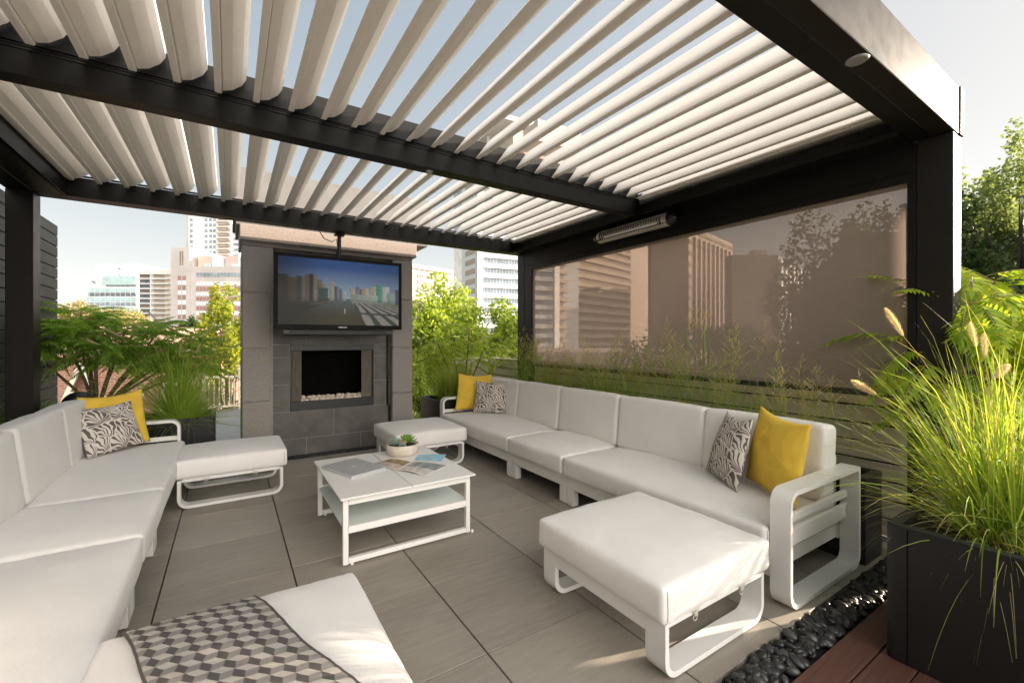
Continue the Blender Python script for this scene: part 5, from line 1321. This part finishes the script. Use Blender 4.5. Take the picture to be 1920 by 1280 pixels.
# balcony building
T, W_, H_, D_ = block('balcony_building', 261, 322, 508, 130, 'beige apartment building with white balcony bands beside the pink concrete block', 'bcream', 24)
z = lambda v: zat(v, 130)
for k in range(11):
    v = 513 + k * 9.2
    part(T, 'balcony_slab', 'bwhite', (-.2, -1.2, z(v + 2.2)), (W_ * .98, -.001, z(v)))
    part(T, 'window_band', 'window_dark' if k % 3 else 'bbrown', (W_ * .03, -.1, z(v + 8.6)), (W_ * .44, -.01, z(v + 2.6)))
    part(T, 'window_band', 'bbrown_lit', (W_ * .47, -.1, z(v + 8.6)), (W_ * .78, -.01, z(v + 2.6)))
part(T, 'pier', 'bwhite', (W_ * .44, -1.3, 0), (W_ * .47, -.02, H_)); part(T, 'roof_plant', 'bcream', (W_ * .25, 3, H_ + .01), (W_ * .95, 15, z(503)))
# pink concrete block with tower
T, W_, H_, D_ = block('concrete_building', 320, 356, 463, 115, 'pinkish concrete building with a stair tower and red window panels left of the fireplace', 'bpink', 20)
z = lambda v: zat(v, 115)
for k in range(7):
    v = 517 + k * 18.3
    for x in (.38, .62):
        part(T, 'window', 'bred' if x < .5 or k < 1 else 'bbrown', (W_ * x, -.12, z(v + 8)), (W_ * (x + .17), -.01, z(v))); part(T, 'spandrel', 'white_panel', (W_ * x, -.10, z(v + 17)), (W_ * (x + .17), -.01, z(v + 9)))
for x in (.48, .60): part(T, 'window', 'bbrown', (W_ * x, -.1, z(497)), (W_ * (x + .06), -.01, z(471)))
W2 = (460 - 356) / 818 * 115
part(T, 'wall', 'bpink', (W_ + .01, .4, 0), (W_ + W2, 18, z(499)))
for r_, (v0, v1, mt) in enumerate(((511, 518, 'window_blue'), (528, 535, 'white_panel'), (537, 545, 'bred'), (548, 554, 'white_panel'), (556, 563, 'bred'), (566, 572, 'white_panel'), (574, 581, 'bred'), (584, 590, 'white_panel'), (592, 599, 'bred'))):
    for k in range(14):
        x = W_ + W2 * (.10 + k * .062); part(T, 'window', mt, (x, .28, z(v1)), (x + W2 * .048, .39, z(v0)))
for (a, b, mt) in ((.05, .32, 'borange'), (.55, .80, 'borange')): part(T, 'penthouse', mt, (W_ + W2 * a, 2, z(499) + .01), (W_ + W2 * b, 14, z(477)))
for (a, b) in ((.32, .52), (.80, 1.0)): part(T, 'penthouse', 'white_panel', (W_ + W2 * a + .01, 1.6, z(499) + .02), (W_ + W2 * b, 14, z(479)))
for a in (.18, .68): part(T, 'awning', 'leaf_green' if 'leaf_green' in MATS else 'window_teal', (W_ + W2 * a, 1.5, z(498)), (W_ + W2 * (a + .13), 1.99, z(492)))
# white apartment tower
T, W_, H_, D_ = block('apartment_tower', 353, 424, 395, 230, 'tall white apartment tower with balconies behind the concrete building', 'bwhite', 30)
z = lambda v: zat(v, 230)
part(T, 'side_wall', 'bpink', (-1.8, 1, 0), (-.01, 28, H_))
for k in range(13):
    v = 399 + k * 10.3
    for x in (.05, .44): part(T, 'window', 'window_blue', (W_ * x, -.2, z(v + 5)), (W_ * (x + .07), -.02, z(v)))
    for x in (.56, .66): part(T, 'window', 'window_blue', (W_ * x, -.2, z(v + 5)), (W_ * (x + .07), -.02, z(v)))
    part(T, 'balcony_recess', 'bbrown', (W_ * .80, -.2, z(v + 8)), (W_ * 1.10, -.02, z(v + 1))); part(T, 'balcony', 'bcream', (W_ * .79, -1.6, z(v + 8)), (W_ * 1.11, -.21, z(v + 5)))
part(T, 'wall', 'bwhite', (W_ + .01, .3, 0), (W_ * 1.12, 26, H_)); part(T, 'wall', 'bwhite', (W_ * 1.12 + .01, 1, 0), (W_ * 1.34, 26, z(418)))
for k in range(9):
    v = 424 + k * 10.3; part(T, 'window', 'window_blue', (W_ * 1.16, .8, z(v + 5)), (W_ * 1.29, .98, z(v)))
# tan building right of the fireplace
T, W_, H_, D_ = block('tan_building', 770, 862, 494, 120, 'low tan building between the fireplace and the white striped tower', 'btan', 20, dshift=14)
z = lambda v: zat(v, 122)
part(T, 'parapet', 'borange', (-.3, -.4, H_ - 1.2), (W_, -.01, H_ - .2))
for r_ in range(4):
    for k in range(5): part(T, 'window', 'window_dark', (W_ * (.12 + .17 * k), -.1, z(508 + r_ * 12)), (W_ * (.24 + .17 * k), -.01, z(501 + r_ * 12)))
# striped tower: two visible faces with a rounded look, continues behind the screen
T, W_, H_, D_ = block('striped_tower', 866, 893, 338, 82, 'white office tower with dark ribbon windows right of the fireplace', 'bwhite', 22, dshift=-6, base=-30)
rootZ = -30; z = lambda v: zat(v, 78)
P0 = at(893, 300, 76); P1 = at(1035, 300, 82); P2 = at(1180, 300, 104)
inv = Matrix.Rotation(-T.rotation_euler.z, 3, 'Z')
def loc2(p): q = inv @ Vector((p.x - T.location.x, p.y - T.location.y, 0)); return q
def wallseg(a, b, z0, z1, mat, off=0, th=.5, name='wall'):
    a = loc2(a); b = loc2(b); d = (b - a).normalized(); n = Vector((d.y, -d.x, 0))
    A = a + n * off; B = b + n * off; C_ = B - n * th; D2 = A - n * th
    m = MB(); m.add([(A.x, A.y, z0), (B.x, B.y, z0), (C_.x, C_.y, z0), (D2.x, D2.y, z0), (A.x, A.y, z1), (B.x, B.y, z1), (C_.x, C_.y, z1), (D2.x, D2.y, z1)], [(0, 3, 2, 1), (4, 5, 6, 7), (0, 1, 5, 4), (1, 2, 6, 5), (2, 3, 7, 6), (3, 0, 4, 7)])
    return m.build(name, mat, T)
wallseg(P0, P1, 0, H_, 'window_blue', 0, 14); wallseg(P1, P2, 0, H_, 'bbrown', 0, 14)
fl_h = 18.4 / 818 * 78
k = 0
while k * fl_h < H_:
    z0 = k * fl_h
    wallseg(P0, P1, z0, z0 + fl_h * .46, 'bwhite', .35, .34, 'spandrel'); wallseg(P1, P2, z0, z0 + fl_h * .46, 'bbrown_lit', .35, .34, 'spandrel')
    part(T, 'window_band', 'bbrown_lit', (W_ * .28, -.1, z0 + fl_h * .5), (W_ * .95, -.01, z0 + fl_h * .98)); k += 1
for s_ in range(1, 26):
    q = P0.lerp(P1, s_ / 26); wallseg(q, q + (P1 - P0).normalized() * .12, 0, H_, 'window_dark', .06, .05, 'mullion')
q = P0; wallseg(q, q + (P1 - P0).normalized() * 1.0, 0, H_ + 1, 'bwhite', .6, .6, 'pier'); q = P1; wallseg(P1, P1 + (P2 - P1).normalized() * 1.6, 0, H_ + 1, 'bwhite', .62, .6, 'pier')
part(T, 'penthouse', 'btan', (1.2, 3, H_ + .01), (W_ + 8, 14, H_ + 4.2)); part(T, 'canopy', 'bwhite', (-.6, .5, H_ + 4.8), (W_ + 9, 15, H_ + 5.5))
for x in (.2, 4.5, 9): part(T, 'column', 'bwhite', (x, 1, H_ + .01), (x + .4, 1.4, H_ + 4.79))
part(T, 'plant_room', 'btan', (W_ + 9.5, 4, H_ + .01), (W_ + 14, 12, H_ + 3.2))
# towers seen through the screen
T, W_, H_, D_ = block('slab_tower', 1182, 1224, 440, 160, 'pale slab tower seen through the roller screen left of the brown tower', 'btan', 4, dshift=16)
T, W_, H_, D_ = block('brown_tower', 1222, 1291, 420, 120, 'brown office tower with a ribbed side seen through the roller screen', 'bbrown', 3)
z = lambda v: zat(v, 125)
inv = Matrix.Rotation(-T.rotation_euler.z, 3, 'Z'); P1 = at(1291, 400, 120); P2 = at(1374, 400, 145)
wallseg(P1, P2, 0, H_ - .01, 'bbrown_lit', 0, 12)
for s_ in range(1, 10):
    q = P1.lerp(P2, s_ / 10); wallseg(q, q + (P2 - P1).normalized() * .5, 0, H_ - 3, 'btan', .6, .55, 'rib')
for k in range(16): wallseg(P1, P2, H_ - 2 - k * 3.1, H_ - 1.2 - k * 3.1, 'bbrown', .2, .15, 'floor_band')
T, W_, H_, D_ = block('low_brown_block', 1372, 1458, 478, 100, 'lower dark block with white fins seen through the roller screen right of the brown tower', 'bbrown', 3)
inv = Matrix.Rotation(-T.rotation_euler.z, 3, 'Z'); P1 = at(1458, 478, 100); P2 = at(1502, 478, 118)
wallseg(P1, P2, 0, H_ - .01, 'bbrown', 0, 10)
for s_ in range(0, 6):
    q = P1.lerp(P2, s_ / 6); wallseg(q, q + (P2 - P1).normalized() * 1.4, 0, H_ - 1, 'bwhite', .8, .7, 'fin')
part(T, 'roof_plant', 'bbrown_lit', (W_ * .5, .5, H_ + .01), (W_ * .8, 2.5, H_ + 1.2))
T, W_, H_, D_ = block('low_roofs', 1010, 1300, 660, 40, 'low flat rooftops beyond the fence behind the roller screen', 'btan', 20, base=-12)
